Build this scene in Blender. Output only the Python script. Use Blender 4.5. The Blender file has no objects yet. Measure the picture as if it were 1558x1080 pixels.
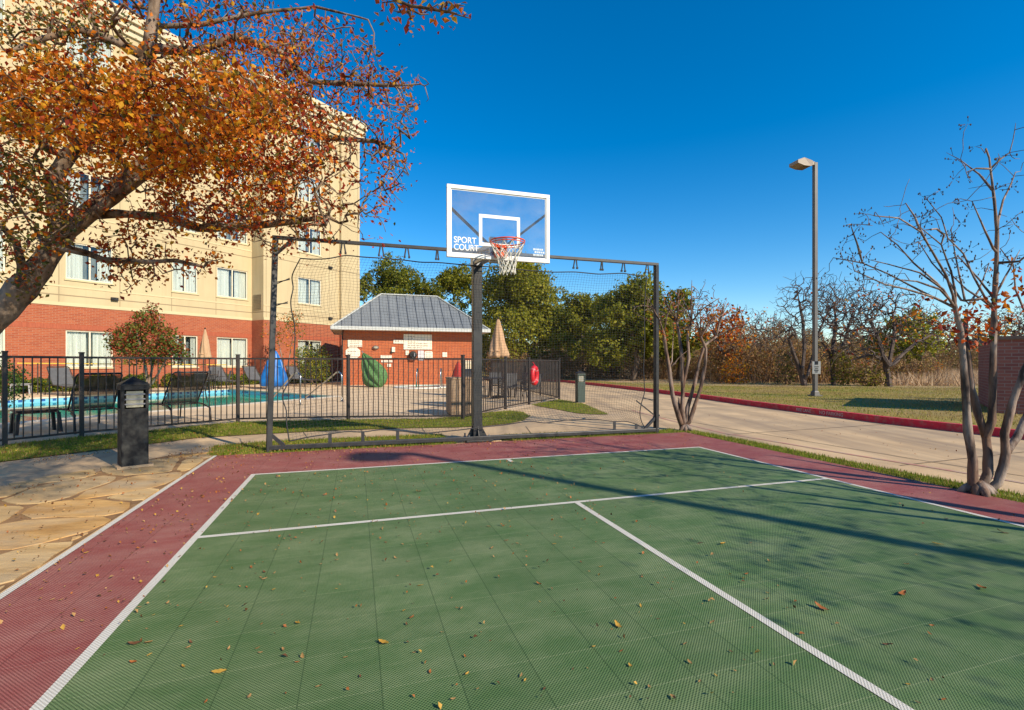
import bpy, math, random
import numpy as np
from mathutils import Vector, Matrix
from mathutils.geometry import tessellate_polygon

RNG = np.random.default_rng(7)
random.seed(7)
SC = bpy.context.scene
COL = SC.collection
# ------------------------------------------------------------------ surveying
F, CX, HY, HC = 747.6, 779.0, 553.0, 1.293      # focal length, principal column, horizon row, eye height
TH = 0.3078                                      # yaw of the court
O = Vector((-2.963, 5.616, 0))                   # far left corner of the green court
UX, UY = math.cos(TH), math.sin(TH)

def G(px, py, z=0.0):
    Y = F*(HC-z)/(py-HY)
    return Vector(((px-CX)/F*Y, Y, z))
def W(px, py, Y):
    return Vector(((px-CX)/F*Y, Y, HC+(HY-py)/F*Y))
def C(u, v, z=0.0):
    return Vector((O.x+u*UX-v*UY, O.y+u*UY+v*UX, z))
def CV(px, py, v):                               # point of the upright plane v = const on a sight line
    k = (px-CX)/F
    # O.x+u*UX-v*UY = k*(O.y+u*UY+v*UX)
    u = (k*(O.y+v*UX)-O.x+v*UY)/(UX-k*UY)
    p = C(u, v)
    return u, HC+(HY-py)/F*p.y

# ------------------------------------------------------------------ mesh helpers
class MB:
    def __init__(s): s.v, s.f, s.m = [], [], []
    def add(s, vs, fs, mi=0):
        n = len(s.v); s.v += [tuple(x) for x in vs]
        s.f += [tuple(i+n for i in q) for q in fs]; s.m += [mi]*len(fs)
    def box(s, c, d, rz=0.0, mi=0, rot=None):
        R = rot if rot is not None else Matrix.Rotation(rz, 3, 'Z')
        c = Vector(c); vs = []
        for z in (-.5, .5):
            for x, y in ((-.5, -.5), (.5, -.5), (.5, .5), (-.5, .5)):
                vs.append(c+R@Vector((x*d[0], y*d[1], z*d[2])))
        s.add(vs, [(3,2,1,0),(4,5,6,7),(0,1,5,4),(1,2,6,5),(2,3,7,6),(3,0,4,7)], mi)
    def span(s, a, b, mi=0):
        s.box([(a[i]+b[i])/2 for i in range(3)], [abs(b[i]-a[i]) for i in range(3)], 0, mi)
    def bar(s, a, b, w, h=None, mi=0, up=(0,0,1)):
        a, b = Vector(a), Vector(b); h = w if h is None else h
        x = (b-a); L = x.length; x = x.normalized(); up = Vector(up)
        if abs(x.dot(up)) > .98: up = Vector((UX, UY, 0))
        y = up.cross(x).normalized(); z = x.cross(y)
        R = Matrix((x, y, z)).transposed()
        s.box((a+b)/2, (L, w, h), 0, mi, R)
    def tube(s, pts, rs, n=8, cap=True, mi=0):
        pts = [Vector(p) for p in pts]
        if not hasattr(rs, '__len__'): rs = [rs]*len(pts)
        t0 = (pts[1]-pts[0]).normalized()
        a = t0.orthogonal().normalized(); vs = []
        for i, p in enumerate(pts):
            q = pts[min(i+1, len(pts)-1)]-pts[max(i-1, 0)]
            t = q.normalized() if q.length > 1e-9 else t0
            a = (a-t*a.dot(t)); a = a.normalized() if a.length > 1e-6 else t.orthogonal().normalized()
            b = t.cross(a)
            for k in range(n):
                g = 2*math.pi*k/n
                vs.append(p+(a*math.cos(g)+b*math.sin(g))*rs[i])
        fs = []
        for i in range(len(pts)-1):
            for k in range(n):
                fs.append((i*n+k, i*n+(k+1)%n, (i+1)*n+(k+1)%n, (i+1)*n+k))
        if cap:
            fs.append(tuple(range(n-1, -1, -1))); fs.append(tuple(range((len(pts)-1)*n, len(pts)*n)))
        s.add(vs, fs, mi)
    def lathe(s, prof, n=16, c=(0,0,0), mi=0, wob=None, M=None):
        vs, fs = [], []
        for i, (r, z) in enumerate(prof):
            for k in range(n):
                g = 2*math.pi*k/n; rr = r*(wob(g, i) if wob else 1)
                p = Vector((rr*math.cos(g), rr*math.sin(g), z))
                if M is not None: p = M@p
                vs.append(p+Vector(c))
        for i in range(len(prof)-1):
            for k in range(n):
                fs.append((i*n+k, i*n+(k+1)%n, (i+1)*n+(k+1)%n, (i+1)*n+k))
        fs.append(tuple(range(n-1, -1, -1))); fs.append(tuple(range((len(prof)-1)*n, len(prof)*n)))
        s.add(vs, fs, mi)
    def sheet(s, poly, z, holes=(), mi=0):
        loops = [[Vector((p[0], p[1], 0)) for p in poly]]+[[Vector((p[0], p[1], 0)) for p in h] for h in holes]
        tri = tessellate_polygon(loops); vs = [Vector((p.x, p.y, z)) for l in loops for p in l]
        fs = []
        for t in tri:
            a, b, c = (vs[i] for i in t)
            fs.append(tuple(t) if (b-a).cross(c-a).z > 0 else tuple(reversed(t)))
        s.add(vs, fs, mi)
    def slab(s, poly, z0, z1, mi=0):
        n = len(poly)
        A = sum(poly[i][0]*poly[(i+1)%n][1]-poly[(i+1)%n][0]*poly[i][1] for i in range(n))
        if A < 0: poly = list(reversed(poly))
        vs = [(p[0], p[1], z0) for p in poly]+[(p[0], p[1], z1) for p in poly]
        s.add(vs, [tuple(range(n, 2*n))]+[(i, (i+1)%n, n+(i+1)%n, n+i) for i in range(n)], mi)
    def build(s, name, mats, parent=None, smooth=False, world=False, bevel=0, kind=None):
        me = bpy.data.meshes.new(name)
        off = root_of(parent).location if (world and parent) else Vector((0,0,0))
        me.from_pydata([(v[0]-off.x, v[1]-off.y, v[2]-off.z) for v in s.v], [], s.f)
        mats = mats if isinstance(mats, (list, tuple)) else [mats]
        for m in mats: me.materials.append(m)
        if len(mats) > 1: me.polygons.foreach_set('material_index', s.m)
        if smooth: me.polygons.foreach_set('use_smooth', [True]*len(s.f))
        me.update()
        return link(name, me, parent, bevel, kind)

def link(name, me, parent=None, bevel=0, kind=None):
    o = bpy.data.objects.new(name, me); COL.objects.link(o)
    if parent: o.parent = parent
    if kind: o['kind'] = kind
    if bevel:
        b = o.modifiers.new('bevel', 'BEVEL'); b.width = bevel; b.segments = 2; b.limit_method = 'ANGLE'
    return o
def root_of(o):
    while o.parent: o = o.parent
    return o
def fast(name, V, Fc, mats, midx=None, parent=None, kind=None, smooth=False):
    """numpy mesh: V (n,3), Fc (m,k)"""
    V = np.asarray(V, float)
    if parent is not None: V = V-np.array(root_of(parent).location)
    me = bpy.data.meshes.new(name); m, k = Fc.shape
    me.vertices.add(len(V)); me.vertices.foreach_set('co', V.astype(np.float32).ravel())
    me.loops.add(m*k); me.loops.foreach_set('vertex_index', Fc.astype(np.int32).ravel())
    me.polygons.add(m); me.polygons.foreach_set('loop_start', np.arange(0, m*k, k, dtype=np.int32))
    mats = mats if isinstance(mats, (list, tuple)) else [mats]
    for q in mats: me.materials.append(q)
    if midx is not None: me.polygons.foreach_set('material_index', np.asarray(midx, np.int32))
    if smooth: me.polygons.foreach_set('use_smooth', np.ones(m, bool))
    me.update(calc_edges=True); me.validate()
    return link(name, me, parent, 0, kind)
def empty(name, loc, rz=0.0):
    o = bpy.data.objects.new(name, None); COL.objects.link(o)
    o.location = loc; o.rotation_euler = (0, 0, rz); o.empty_display_size = .2
    return o
def tag(o, label=None, cat=None, group=None):
    if label: o['label'] = label
    if cat: o['category'] = cat
    if group: o['group'] = group
    return o
def thing(name, loc, label, cat, group=None, rz=0.0):
    return tag(empty(name, loc, rz), label, cat, group)
def copy_tree(o, parent=None):
    c = o.copy(); COL.objects.link(c); c.parent = parent
    for ch in list(o.children): copy_tree(ch, c)
    return c
def place(proto, first, loc, rz, label):
    o = proto if first else copy_tree(proto)
    o.location = loc; o.rotation_euler = (0, 0, rz); o['label'] = label
    return o

# ------------------------------------------------------------------ materials
def _mat(name):
    m = bpy.data.materials.new(name); m.use_nodes = True
    nt = m.node_tree; return m, nt, nt.nodes['Principled BSDF']
def N(nt, t, **kw):
    n = nt.nodes.new(t)
    for k, v in kw.items(): setattr(n, k, v)
    return n
def mth(nt, op, a, b=None, c=None, clamp=False):
    n = nt.nodes.new('ShaderNodeMath'); n.operation = op; n.use_clamp = clamp
    for i, x in enumerate((a, b, c)):
        if x is None: continue
        if isinstance(x, (int, float)): n.inputs[i].default_value = x
        else: nt.links.new(x, n.inputs[i])
    return n.outputs[0]
def mixc(nt, f, a, b, blend='MIX'):
    n = nt.nodes.new('ShaderNodeMix'); n.data_type = 'RGBA'; n.blend_type = blend
    for i, x in ((0, f), (6, a), (7, b)):
        if isinstance(x, (int, float)): n.inputs[i].default_value = x
        elif isinstance(x, tuple): n.inputs[i].default_value = (*x, 1)
        else: nt.links.new(x, n.inputs[i])
    return n.outputs[2]
def noise(nt, vec, scale, detail=4, rough=.55, lo=.35, hi=.65):
    n = N(nt, 'ShaderNodeTexNoise'); n.inputs['Scale'].default_value = scale
    n.inputs['Detail'].default_value = detail; n.inputs['Roughness'].default_value = rough
    nt.links.new(vec, n.inputs['Vector'])
    r = N(nt, 'ShaderNodeMapRange'); r.inputs[1].default_value = lo; r.inputs[2].default_value = hi
    nt.links.new(n.outputs[0], r.inputs[0]); return r.outputs[0]
def coords(nt, scale=None):
    t = N(nt, 'ShaderNodeTexCoord'); o = t.outputs['Object']
    if scale:
        mp = N(nt, 'ShaderNodeMapping'); mp.inputs['Scale'].default_value = scale
        nt.links.new(o, mp.inputs['Vector']); o = mp.outputs[0]
    return o
def bump(nt, b, h, strength, dist=.01):
    n = N(nt, 'ShaderNodeBump'); n.inputs['Strength'].default_value = strength; n.inputs['Distance'].default_value = dist
    nt.links.new(h, n.inputs['Height']); nt.links.new(n.outputs[0], b.inputs['Normal'])
def M(name, c1, c2=None, rough=.6, metal=0.0, scale=6, bmp=0, bscale=60, stretch=None, spec=None, lo=.35, hi=.65, c3=None, s3=1.2):
    m, nt, b = _mat(name); b.inputs['Roughness'].default_value = rough; b.inputs['Metallic'].default_value = metal
    if spec is not None: b.inputs['Specular IOR Level'].default_value = spec
    vec = coords(nt, stretch)
    c2 = c2 or tuple(x*.8 for x in c1)
    col = mixc(nt, noise(nt, vec, scale, 6, .6, lo, hi), c1, c2)
    if c3: col = mixc(nt, noise(nt, vec, s3, 4, .6, .45, .7), col, c3)
    nt.links.new(col, b.inputs['Base Color'])
    if bmp: bump(nt, b, noise(nt, vec, bscale, 5, .6, 0, 1), bmp)
    return m
def leafm(name, c, trans=.35, rough=.55):
    m, nt, b = _mat(name); b.inputs['Roughness'].default_value = rough; b.inputs['Specular IOR Level'].default_value = .3
    oi = N(nt, 'ShaderNodeTexCoord')
    f = noise(nt, oi.outputs['Object'], 3.1, 3, .7, .3, .7)
    col = mixc(nt, f, tuple(x*1.15 for x in c), tuple(x*.7 for x in c)); nt.links.new(col, b.inputs['Base Color'])
    t = N(nt, 'ShaderNodeBsdfTranslucent'); nt.links.new(col, t.inputs['Color'])
    x = N(nt, 'ShaderNodeMixShader'); x.inputs[0].default_value = trans
    nt.links.new(b.outputs[0], x.inputs[1]); nt.links.new(t.outputs[0], x.inputs[2])
    nt.links.new(x.outputs[0], nt.nodes['Material Output'].inputs['Surface'])
    return m
def sheer(name, c, alpha, rough=.6):                     # woven or clear sheets one can see through
    m, nt, b = _mat(name); b.inputs['Base Color'].default_value = (*c, 1); b.inputs['Roughness'].default_value = rough
    b.inputs['Alpha'].default_value = alpha; return m
def glassm(name, tint=(1,1,1), refl=1.0, rough=.02):
    m, nt, b = _mat(name)
    tr = N(nt, 'ShaderNodeBsdfTransparent'); tr.inputs[0].default_value = (*tint, 1)
    gl = N(nt, 'ShaderNodeBsdfGlossy'); gl.inputs['Roughness'].default_value = rough
    fr = N(nt, 'ShaderNodeFresnel'); fr.inputs[0].default_value = 1.45
    x = N(nt, 'ShaderNodeMixShader')
    nt.links.new(mth(nt, 'MULTIPLY', fr.outputs[0], refl, clamp=True), x.inputs[0])
    nt.links.new(tr.outputs[0], x.inputs[1]); nt.links.new(gl.outputs[0], x.inputs[2])
    nt.links.new(x.outputs[0], nt.nodes['Material Output'].inputs['Surface']); return m
def courtm(name, top, hole, dust, dustf=.5, seams=True):
    m, nt, b = _mat(name); b.inputs['Roughness'].default_value = .6; b.inputs['Specular IOR Level'].default_value = .15
    vec = coords(nt); sp = N(nt, 'ShaderNodeSeparateXYZ'); nt.links.new(vec, sp.inputs[0])
    k = 2*math.pi/.0148
    s = mth(nt, 'MULTIPLY', mth(nt, 'SINE', mth(nt, 'MULTIPLY', sp.outputs[0], k)), mth(nt, 'SINE', mth(nt, 'MULTIPLY', sp.outputs[1], k)))
    r = N(nt, 'ShaderNodeMapRange'); r.inputs[1].default_value = -.08; r.inputs[2].default_value = .3; nt.links.new(s, r.inputs[0])
    d = mth(nt, 'MAXIMUM', noise(nt, coords(nt, (1, 1.6, 1)), 2.2, 8, .68, .38, .72), mth(nt, 'MULTIPLY', noise(nt, coords(nt, (.5, 2.4, 1)), 5.5, 9, .75, .5, .8), .8))
    d2 = noise(nt, vec, .55, 3, .5, .4, .65)
    base = mixc(nt, mth(nt, 'MULTIPLY', d, dustf), top, dust)
    base = mixc(nt, mth(nt, 'MULTIPLY', d2, .35), base, tuple(x*.72 for x in top))
    if seams:
        def seam(o, w):
            f = mth(nt, 'PINGPONG', mth(nt, 'ADD', o, 30.48), .1524)
            return mth(nt, 'LESS_THAN', f, w)
        sx, sy = seam(sp.outputs[0], .003), seam(sp.outputs[1], .003)
        # every tile was moulded a shade lighter or darker than the next
        wn = N(nt, 'ShaderNodeTexWhiteNoise'); wn.noise_dimensions = '2D'
        cb = N(nt, 'ShaderNodeCombineXYZ')
        nt.links.new(mth(nt, 'FLOOR', mth(nt, 'DIVIDE', sp.outputs[0], .3048)), cb.inputs[0])
        nt.links.new(mth(nt, 'FLOOR', mth(nt, 'DIVIDE', sp.outputs[1], .3048)), cb.inputs[1])
        nt.links.new(cb.outputs[0], wn.inputs['Vector'])
        base = mixc(nt, mth(nt, 'MULTIPLY', wn.outputs[0], .14), base, hole)
        base = mixc(nt, mth(nt, 'MULTIPLY', sy, .4), base, dust)
        base = mixc(nt, mth(nt, 'MULTIPLY', sx, .45), base, hole)
    col = mixc(nt, mth(nt, 'MULTIPLY', r.outputs[0], .82), base, hole)
    nt.links.new(col, b.inputs['Base Color'])
    bump(nt, b, mth(nt, 'SUBTRACT', 1.0, r.outputs[0]), .5, .003)
    return m
def brickm(name, c1, c2, mortar, sx=1.0):
    m, nt, b = _mat(name); b.inputs['Roughness'].default_value = .85; b.inputs['Specular IOR Level'].default_value = .2
    sp = N(nt, 'ShaderNodeSeparateXYZ'); nt.links.new(coords(nt), sp.inputs[0])
    cb = N(nt, 'ShaderNodeCombineXYZ'); nt.links.new(mth(nt, 'ADD', sp.outputs[0], sp.outputs[1]), cb.inputs[0]); nt.links.new(sp.outputs[2], cb.inputs[1])
    t = N(nt, 'ShaderNodeTexBrick'); nt.links.new(cb.outputs[0], t.inputs['Vector'])
    t.inputs['Color1'].default_value = (*c1, 1); t.inputs['Color2'].default_value = (*c2, 1); t.inputs['Mortar'].default_value = (*mortar, 1)
    t.inputs['Scale'].default_value = 1.0; t.inputs['Mortar Size'].default_value = .008; t.inputs['Brick Width'].default_value = .23; t.inputs['Row Height'].default_value = .078
    t.inputs['Bias'].default_value = 0
    f = noise(nt, cb.outputs[0], 1.4, 6, .7, .3, .7)
    col = mixc(nt, mth(nt, 'MULTIPLY', f, .35), t.outputs['Color'], tuple(x*.55 for x in c1))
    nt.links.new(col, b.inputs['Base Color'])
    bump(nt, b, t.outputs['Fac'], -.4, .01)
    return m

BLACK = M('black_powder_coat', (.018,.018,.02), (.035,.034,.034), rough=.42, scale=9, bmp=.05)
FENCE = M('dark_bronze_paint', (.022,.016,.014), (.04,.03,.026), rough=.45, scale=5)
STEEL = M('stainless', (.55,.55,.54), (.42,.42,.42), rough=.25, metal=1)
DULL = M('dull_aluminium', (.36,.36,.36), (.27,.27,.28), rough=.4, metal=.7)
WHITE = M('white_paint', (.82,.82,.8), (.72,.71,.68), rough=.5, scale=3)
CREAM = M('cream_paint', (.74,.66,.5), (.66,.58,.44), rough=.6, scale=3)
CONC = M('light_concrete', (.64,.46,.27), (.52,.36,.205), rough=.9, scale=.9, bmp=.25, bscale=45, c3=(.4,.3,.2), s3=.45, spec=.15)
DECKM = M('pool_deck_concrete', (.7,.52,.33), (.6,.44,.28), rough=.9, scale=1.2, bmp=.2, bscale=70, c3=(.52,.39,.26), s3=.5, spec=.15)
CURB = M('red_kerb_paint', (.62,.01,.04), (.48,.014,.035), rough=.75, scale=3, c3=(.42,.1,.09), s3=9, bmp=.3, bscale=30)
PINK = M('faded_red_line', (.48,.2,.15), (.42,.3,.22), rough=.9, scale=5, lo=.4, hi=.6)
SOIL = M('dry_ground', (.27,.2,.1), (.17,.15,.05), rough=.95, scale=.5, bmp=.4, bscale=20, spec=.1)
LAWN = M('lawn_base', (.13,.17,.012), (.2,.18,.03), rough=.95, scale=2.2, bmp=.5, bscale=60, spec=.1, c3=(.19,.14,.045), s3=1.1)
VERGE = M('verge_grass', (.36,.26,.085), (.16,.15,.025), rough=.95, scale=.7, bmp=.5, bscale=40, spec=.1, c3=(.3,.22,.1), s3=.35)
HAY = M('dry_field', (.48,.34,.2), (.34,.24,.13), rough=.95, scale=.6, bmp=.6, bscale=14, spec=.1)
BARK = M('oak_bark', (.2,.13,.08), (.06,.037,.024), rough=.95, scale=11, bmp=1.0, bscale=30, stretch=(1,1,.4), c3=(.32,.25,.19), s3=4, spec=.15, lo=.42, hi=.58)
CRAPE = M('crape_bark', (.17,.095,.06), (.045,.026,.018), rough=.75, scale=11, bmp=.9, bscale=26, stretch=(1,1,.25), c3=(.36,.28,.23), s3=7, lo=.42, hi=.58)
TWIG = M('grey_twig', (.12,.085,.07), (.06,.042,.035), rough=.9, scale=3)
CTWIG = M('crape_twig', (.3,.17,.15), (.2,.12,.12), rough=.8, scale=5)
SEED = M('seed_capsule', (.05,.03,.025), (.09,.05,.03), rough=.9)
HILL_BRICK = brickm('hotel_brick', (.42,.11,.046), (.32,.07,.032), (.36,.2,.13))
PH_BRICK = brickm('pool_house_brick', (.5,.125,.042), (.4,.088,.032), (.4,.19,.11))
WALL_BRICK = brickm('enclosure_brick', (.33,.12,.09), (.24,.08,.07), (.3,.22,.19))
GLASS = glassm('window_glass', (.9,.93,.93), 1.1)
BOARDGLASS = glassm('backboard_glass', (.95,.96,.97), 1.3, .08)
def scuff(m):                                       # weathered acrylic: a thin milky film with wipe marks
    nt = m.node_tree; out = nt.nodes['Material Output']; src = out.inputs['Surface'].links[0].from_socket
    d = N(nt, 'ShaderNodeBsdfDiffuse'); d.inputs[0].default_value = (.85, .86, .86, 1); x = N(nt, 'ShaderNodeMixShader')
    f = noise(nt, coords(nt, (1, 1, 1.6)), 3.2, 6, .65, .3, .75)
    nt.links.new(mth(nt, 'ADD', mth(nt, 'MULTIPLY', f, .09), .025), x.inputs[0]); nt.links.new(src, x.inputs[1]); nt.links.new(d.outputs[0], x.inputs[2]); nt.links.new(x.outputs[0], out.inputs['Surface'])
scuff(BOARDGLASS)
ROOM = M('dim_room', (.26,.28,.28), (.16,.18,.19), rough=.9, scale=1)
CURTAIN = M('white_curtain', (.82,.8,.74), (.6,.6,.57), rough=.9, scale=22, stretch=(1,1,.03))
CANVAS = M('tan_canvas', (.52,.33,.19), (.42,.25,.14), rough=.9, scale=4, stretch=(3,3,.4))
BLUE = M('blue_vinyl', (.008,.15,.46), (.005,.085,.3), rough=.42, scale=3)
GREENC = M('green_canvas', (.095,.2,.06), (.055,.14,.04), rough=.75, scale=5)
SLING = sheer('dark_sling', (.03,.028,.026), .84)
SLINGG = M('grey_sling', (.1,.1,.105), (.075,.075,.08), rough=.8)
SLAT = M('weathered_slats', (.42,.3,.2), (.26,.165,.1), rough=.85, scale=4, stretch=(6,6,.5))
ORANGE = M('orange_rim_paint', (.75,.1,.02), (.62,.07,.015), rough=.38)
NYLON = M('white_nylon', (.72,.7,.62), (.6,.57,.5), rough=.8)
REDP = M('red_plastic', (.6,.012,.02), (.5,.01,.02), rough=.45)
YELP = M('yellow_fibreglass', (.75,.5,.06), (.65,.42,.05), rough=.4)
STONE2 = M('flagstone_buff', (.68,.47,.22), (.46,.29,.12), rough=.9, scale=3.4, bmp=1.0, bscale=15, c3=(.4,.3,.18), s3=1.4, spec=.15, stretch=(.5,1.5,1), lo=.36, hi=.66)
STONE3 = M('flagstone_grey', (.52,.38,.21), (.33,.22,.11), rough=.9, scale=3, bmp=1.0, bscale=13, c3=(.58,.38,.16), s3=1.1, spec=.15, stretch=(.5,1.4,1), lo=.38, hi=.64)
STONE = M('flagstone', (.66,.4,.15), (.4,.22,.075), rough=.9, scale=2.6, bmp=1.0, bscale=12, c3=(.42,.35,.24), s3=.9, spec=.15, stretch=(.6,1.3,1), lo=.38, hi=.64)
LIT = M('flagstone_joint_soil', (.17,.09,.035), (.36,.2,.08), rough=.95, scale=5, bmp=.6, bscale=40)
GREENP = M('dark_green_paint', (.045,.07,.055), (.035,.055,.045), rough=.5)
BRONZE = M('bollard_bronze', (.01,.01,.011), (.07,.068,.06), rough=.6, spec=.25, scale=7, lo=.42, hi=.7)
LENS = M('frosted_lens', (.5,.47,.34), (.3,.28,.2), rough=.3)
LAMPG = M('lamp_grey_bronze', (.27,.21,.155), (.25,.195,.145), rough=.5)
POLEG = M('lamp_pole_paint', (.085,.082,.08), (.11,.105,.1), rough=.5, scale=3)
ROPE = M('black_cord', (.02,.022,.025), (.04,.04,.045), rough=.8)
GREY = M('grey_plastic', (.3,.3,.31), (.25,.25,.26), rough=.5)

# court
COURT_G = courtm('court_green_tile', (.122,.212,.075), (.015,.045,.015), (.33,.38,.2), .8)
COURT_R = courtm('court_red_tile', (.37,.1,.09), (.095,.018,.02), (.52,.27,.22), .8)
COURT_W = courtm('court_line_paint', (.78,.75,.66), (.34,.32,.27), (.55,.51,.43), .5, False)

# stucco with score lines
def stuccom():
    m, nt, b = _mat('hotel_stucco'); b.inputs['Roughness'].default_value = .9; b.inputs['Specular IOR Level'].default_value = .15
    vec = coords(nt); sp = N(nt, 'ShaderNodeSeparateXYZ'); nt.links.new(vec, sp.inputs[0])
    col = mixc(nt, noise(nt, coords(nt, (1,1,.4)), .8, 5, .6), (.55,.44,.26), (.49,.39,.23))
    z = mth(nt, 'PINGPONG', mth(nt, 'ADD', sp.outputs[2], -1.05), 1.735)         # a score line at every sill and half storey
    l = mth(nt, 'LESS_THAN', z, .028)
    x = mth(nt, 'PINGPONG', mth(nt, 'ADD', sp.outputs[0], 1.15), 1.2)
    lx = mth(nt, 'LESS_THAN', x, .02)
    col = mixc(nt, mth(nt, 'MULTIPLY', mth(nt, 'MAXIMUM', l, mth(nt, 'MULTIPLY', lx, .8)), .75), col, (.2,.145,.085))
    col = mixc(nt, mth(nt, 'MULTIPLY', noise(nt, coords(nt, (1.6,1.6,.12)), 1.6, 7, .65, .5, .8), .3), col, (.3,.23,.13))     # rain streaks
    nt.links.new(col, b.inputs['Base Color']); bump(nt, b, noise(nt, vec, 50, 4, .6, 0, 1), .2, .005)
    return m
STUCCO = stuccom()
STUC_L = M('stucco_trim', (.6,.49,.29), (.55,.45,.26), rough=.9, scale=1)
def roofm():
    m, nt, b = _mat('metal_roof'); b.inputs['Roughness'].default_value = .45; b.inputs['Metallic'].default_value = .35
    col = mixc(nt, noise(nt, coords(nt), .9, 4, .6), (.285,.3,.3), (.23,.245,.25)); nt.links.new(col, b.inputs['Base Color']); return m
ROOF = roofm()
ROOFS = M('roof_seam', (.15,.165,.18), (.12,.13,.15), rough=.5, metal=.3)
FASCIA = M('roof_fascia', (.55,.56,.53), (.48,.49,.46), rough=.5)
def waterm():
    m, nt, b = _mat('pool_water'); b.inputs['Roughness'].default_value = .03; b.inputs['IOR'].default_value = 1.33; b.inputs['Specular IOR Level'].default_value = .16
    vec = coords(nt)
    nt.links.new(mixc(nt, noise(nt, vec, .5, 3), (.01,.33,.23), (.02,.42,.31)), b.inputs['Base Color'])
    bump(nt, b, noise(nt, vec, 5, 3, .5, 0, 1), .06, .03); return m
WATER = waterm()
def tilem():
    m, nt, b = _mat('waterline_tile'); b.inputs['Roughness'].default_value = .2
    sp = N(nt, 'ShaderNodeSeparateXYZ'); nt.links.new(coords(nt), sp.inputs[0])
    a = mth(nt, 'PINGPONG', mth(nt, 'ADD', mth(nt, 'ADD', mth(nt, 'MULTIPLY', sp.outputs[0], .45), mth(nt, 'MULTIPLY', sp.outputs[1], .89)), 60.0), .16)
    g = mth(nt, 'LESS_THAN', a, .055)
    zz = mth(nt, 'LESS_THAN', mth(nt, 'ABSOLUTE', mth(nt, 'ADD', sp.outputs[2], .07)), .05)
    col = mixc(nt, mth(nt, 'MULTIPLY', g, zz), (.2,.5,.68), (.03,.1,.3)); nt.links.new(col, b.inputs['Base Color']); return m
TILE = tilem()
L_OR = [leafm('leaf_orange', (.76,.23,.014), .48), leafm('leaf_rust', (.5,.09,.014), .42), leafm('leaf_gold', (.76,.4,.025), .48),
        leafm('leaf_olive', (.19,.15,.02), .35), leafm('leaf_crimson', (.3,.035,.015), .35), leafm('leaf_green', (.07,.085,.015), .3)]
L_GR = [leafm('oak_green', (.28,.28,.02), .5), leafm('oak_dark_green', (.16,.185,.02), .45), leafm('oak_yellow_green', (.4,.36,.03), .5)]
L_BR = [leafm('brush_tan', (.44,.27,.12), .4), leafm('brush_brown', (.3,.17,.085), .35), leafm('brush_olive', (.28,.22,.05), .4), leafm('brush_orange', (.38,.16,.025), .3)]
L_SH = [leafm('shrub_green', (.09,.14,.02), .3), leafm('shrub_dark', (.045,.08,.015), .25), leafm('shrub_red', (.3,.055,.02), .35)]
L_GS = [leafm('blade_green', (.17,.24,.015), .3), leafm('blade_yellow', (.32,.29,.04), .3), leafm('blade_dry', (.36,.25,.1), .3)]
L_HAY = [leafm('hay_pale', (.62,.44,.27), .4), leafm('hay_tan', (.48,.32,.18), .4)]

# ------------------------------------------------------------------ growing things
def leaf_cloud(name, pos, size, mats, midx, parent, droop=.3, aspect=.55, kind=None, fold=.18, rng=RNG, up=0.0, out=None):
    pos = np.asarray(pos); n = len(pos); size = np.asarray(size)[:, None]
    d = rng.normal(size=(n, 3)); d[:, 2] -= droop; d /= np.linalg.norm(d, axis=1)[:, None]
    r = rng.normal(size=(n, 3)); r[:, 2] += up
    if out is not None: r = r*.55+out
    nrm = np.cross(d, np.cross(r, d)); nrm /= np.linalg.norm(nrm, axis=1)[:, None]+1e-9
    sd = np.cross(nrm, d)
    V = np.empty((n, 4, 3)); V[:, 0] = pos-d*size*.5
    V[:, 1] = pos+sd*size*aspect*.5+nrm*size*fold-d*size*.05; V[:, 2] = pos+d*size*.5; V[:, 3] = pos-sd*size*aspect*.5+nrm*size*fold-d*size*.05
    i = np.arange(n)*4
    Fc = np.stack([np.stack([i, i+2, i+1], 1), np.stack([i, i+3, i+2], 1)], 1).reshape(-1, 3)
    return fast(name, V.reshape(-1, 3), Fc, mats, np.repeat(midx, 2), parent, kind)
def blades(name, xy, z, h, mats, midx, parent=None, kind=None, wid=.006, lean=.5, rng=RNG):
    n = len(xy); h = np.asarray(h); a = rng.uniform(0, 2*np.pi, n); w = wid*rng.uniform(.7, 1.5, n)
    b = np.column_stack([xy, np.broadcast_to(z, n)]); s = np.column_stack([np.cos(a), np.sin(a), np.zeros(n)])
    la = rng.uniform(0, 2*np.pi, n); le = rng.uniform(0, lean, n)*h
    t = b+np.column_stack([np.cos(la)*le, np.sin(la)*le, h])
    V = np.stack([b-s*w[:, None], b+s*w[:, None], t], 1); i = np.arange(n)*3
    return fast(name, V.reshape(-1, 3), np.stack([i, i+1, i+2], 1), mats, midx, parent, kind)
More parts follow.
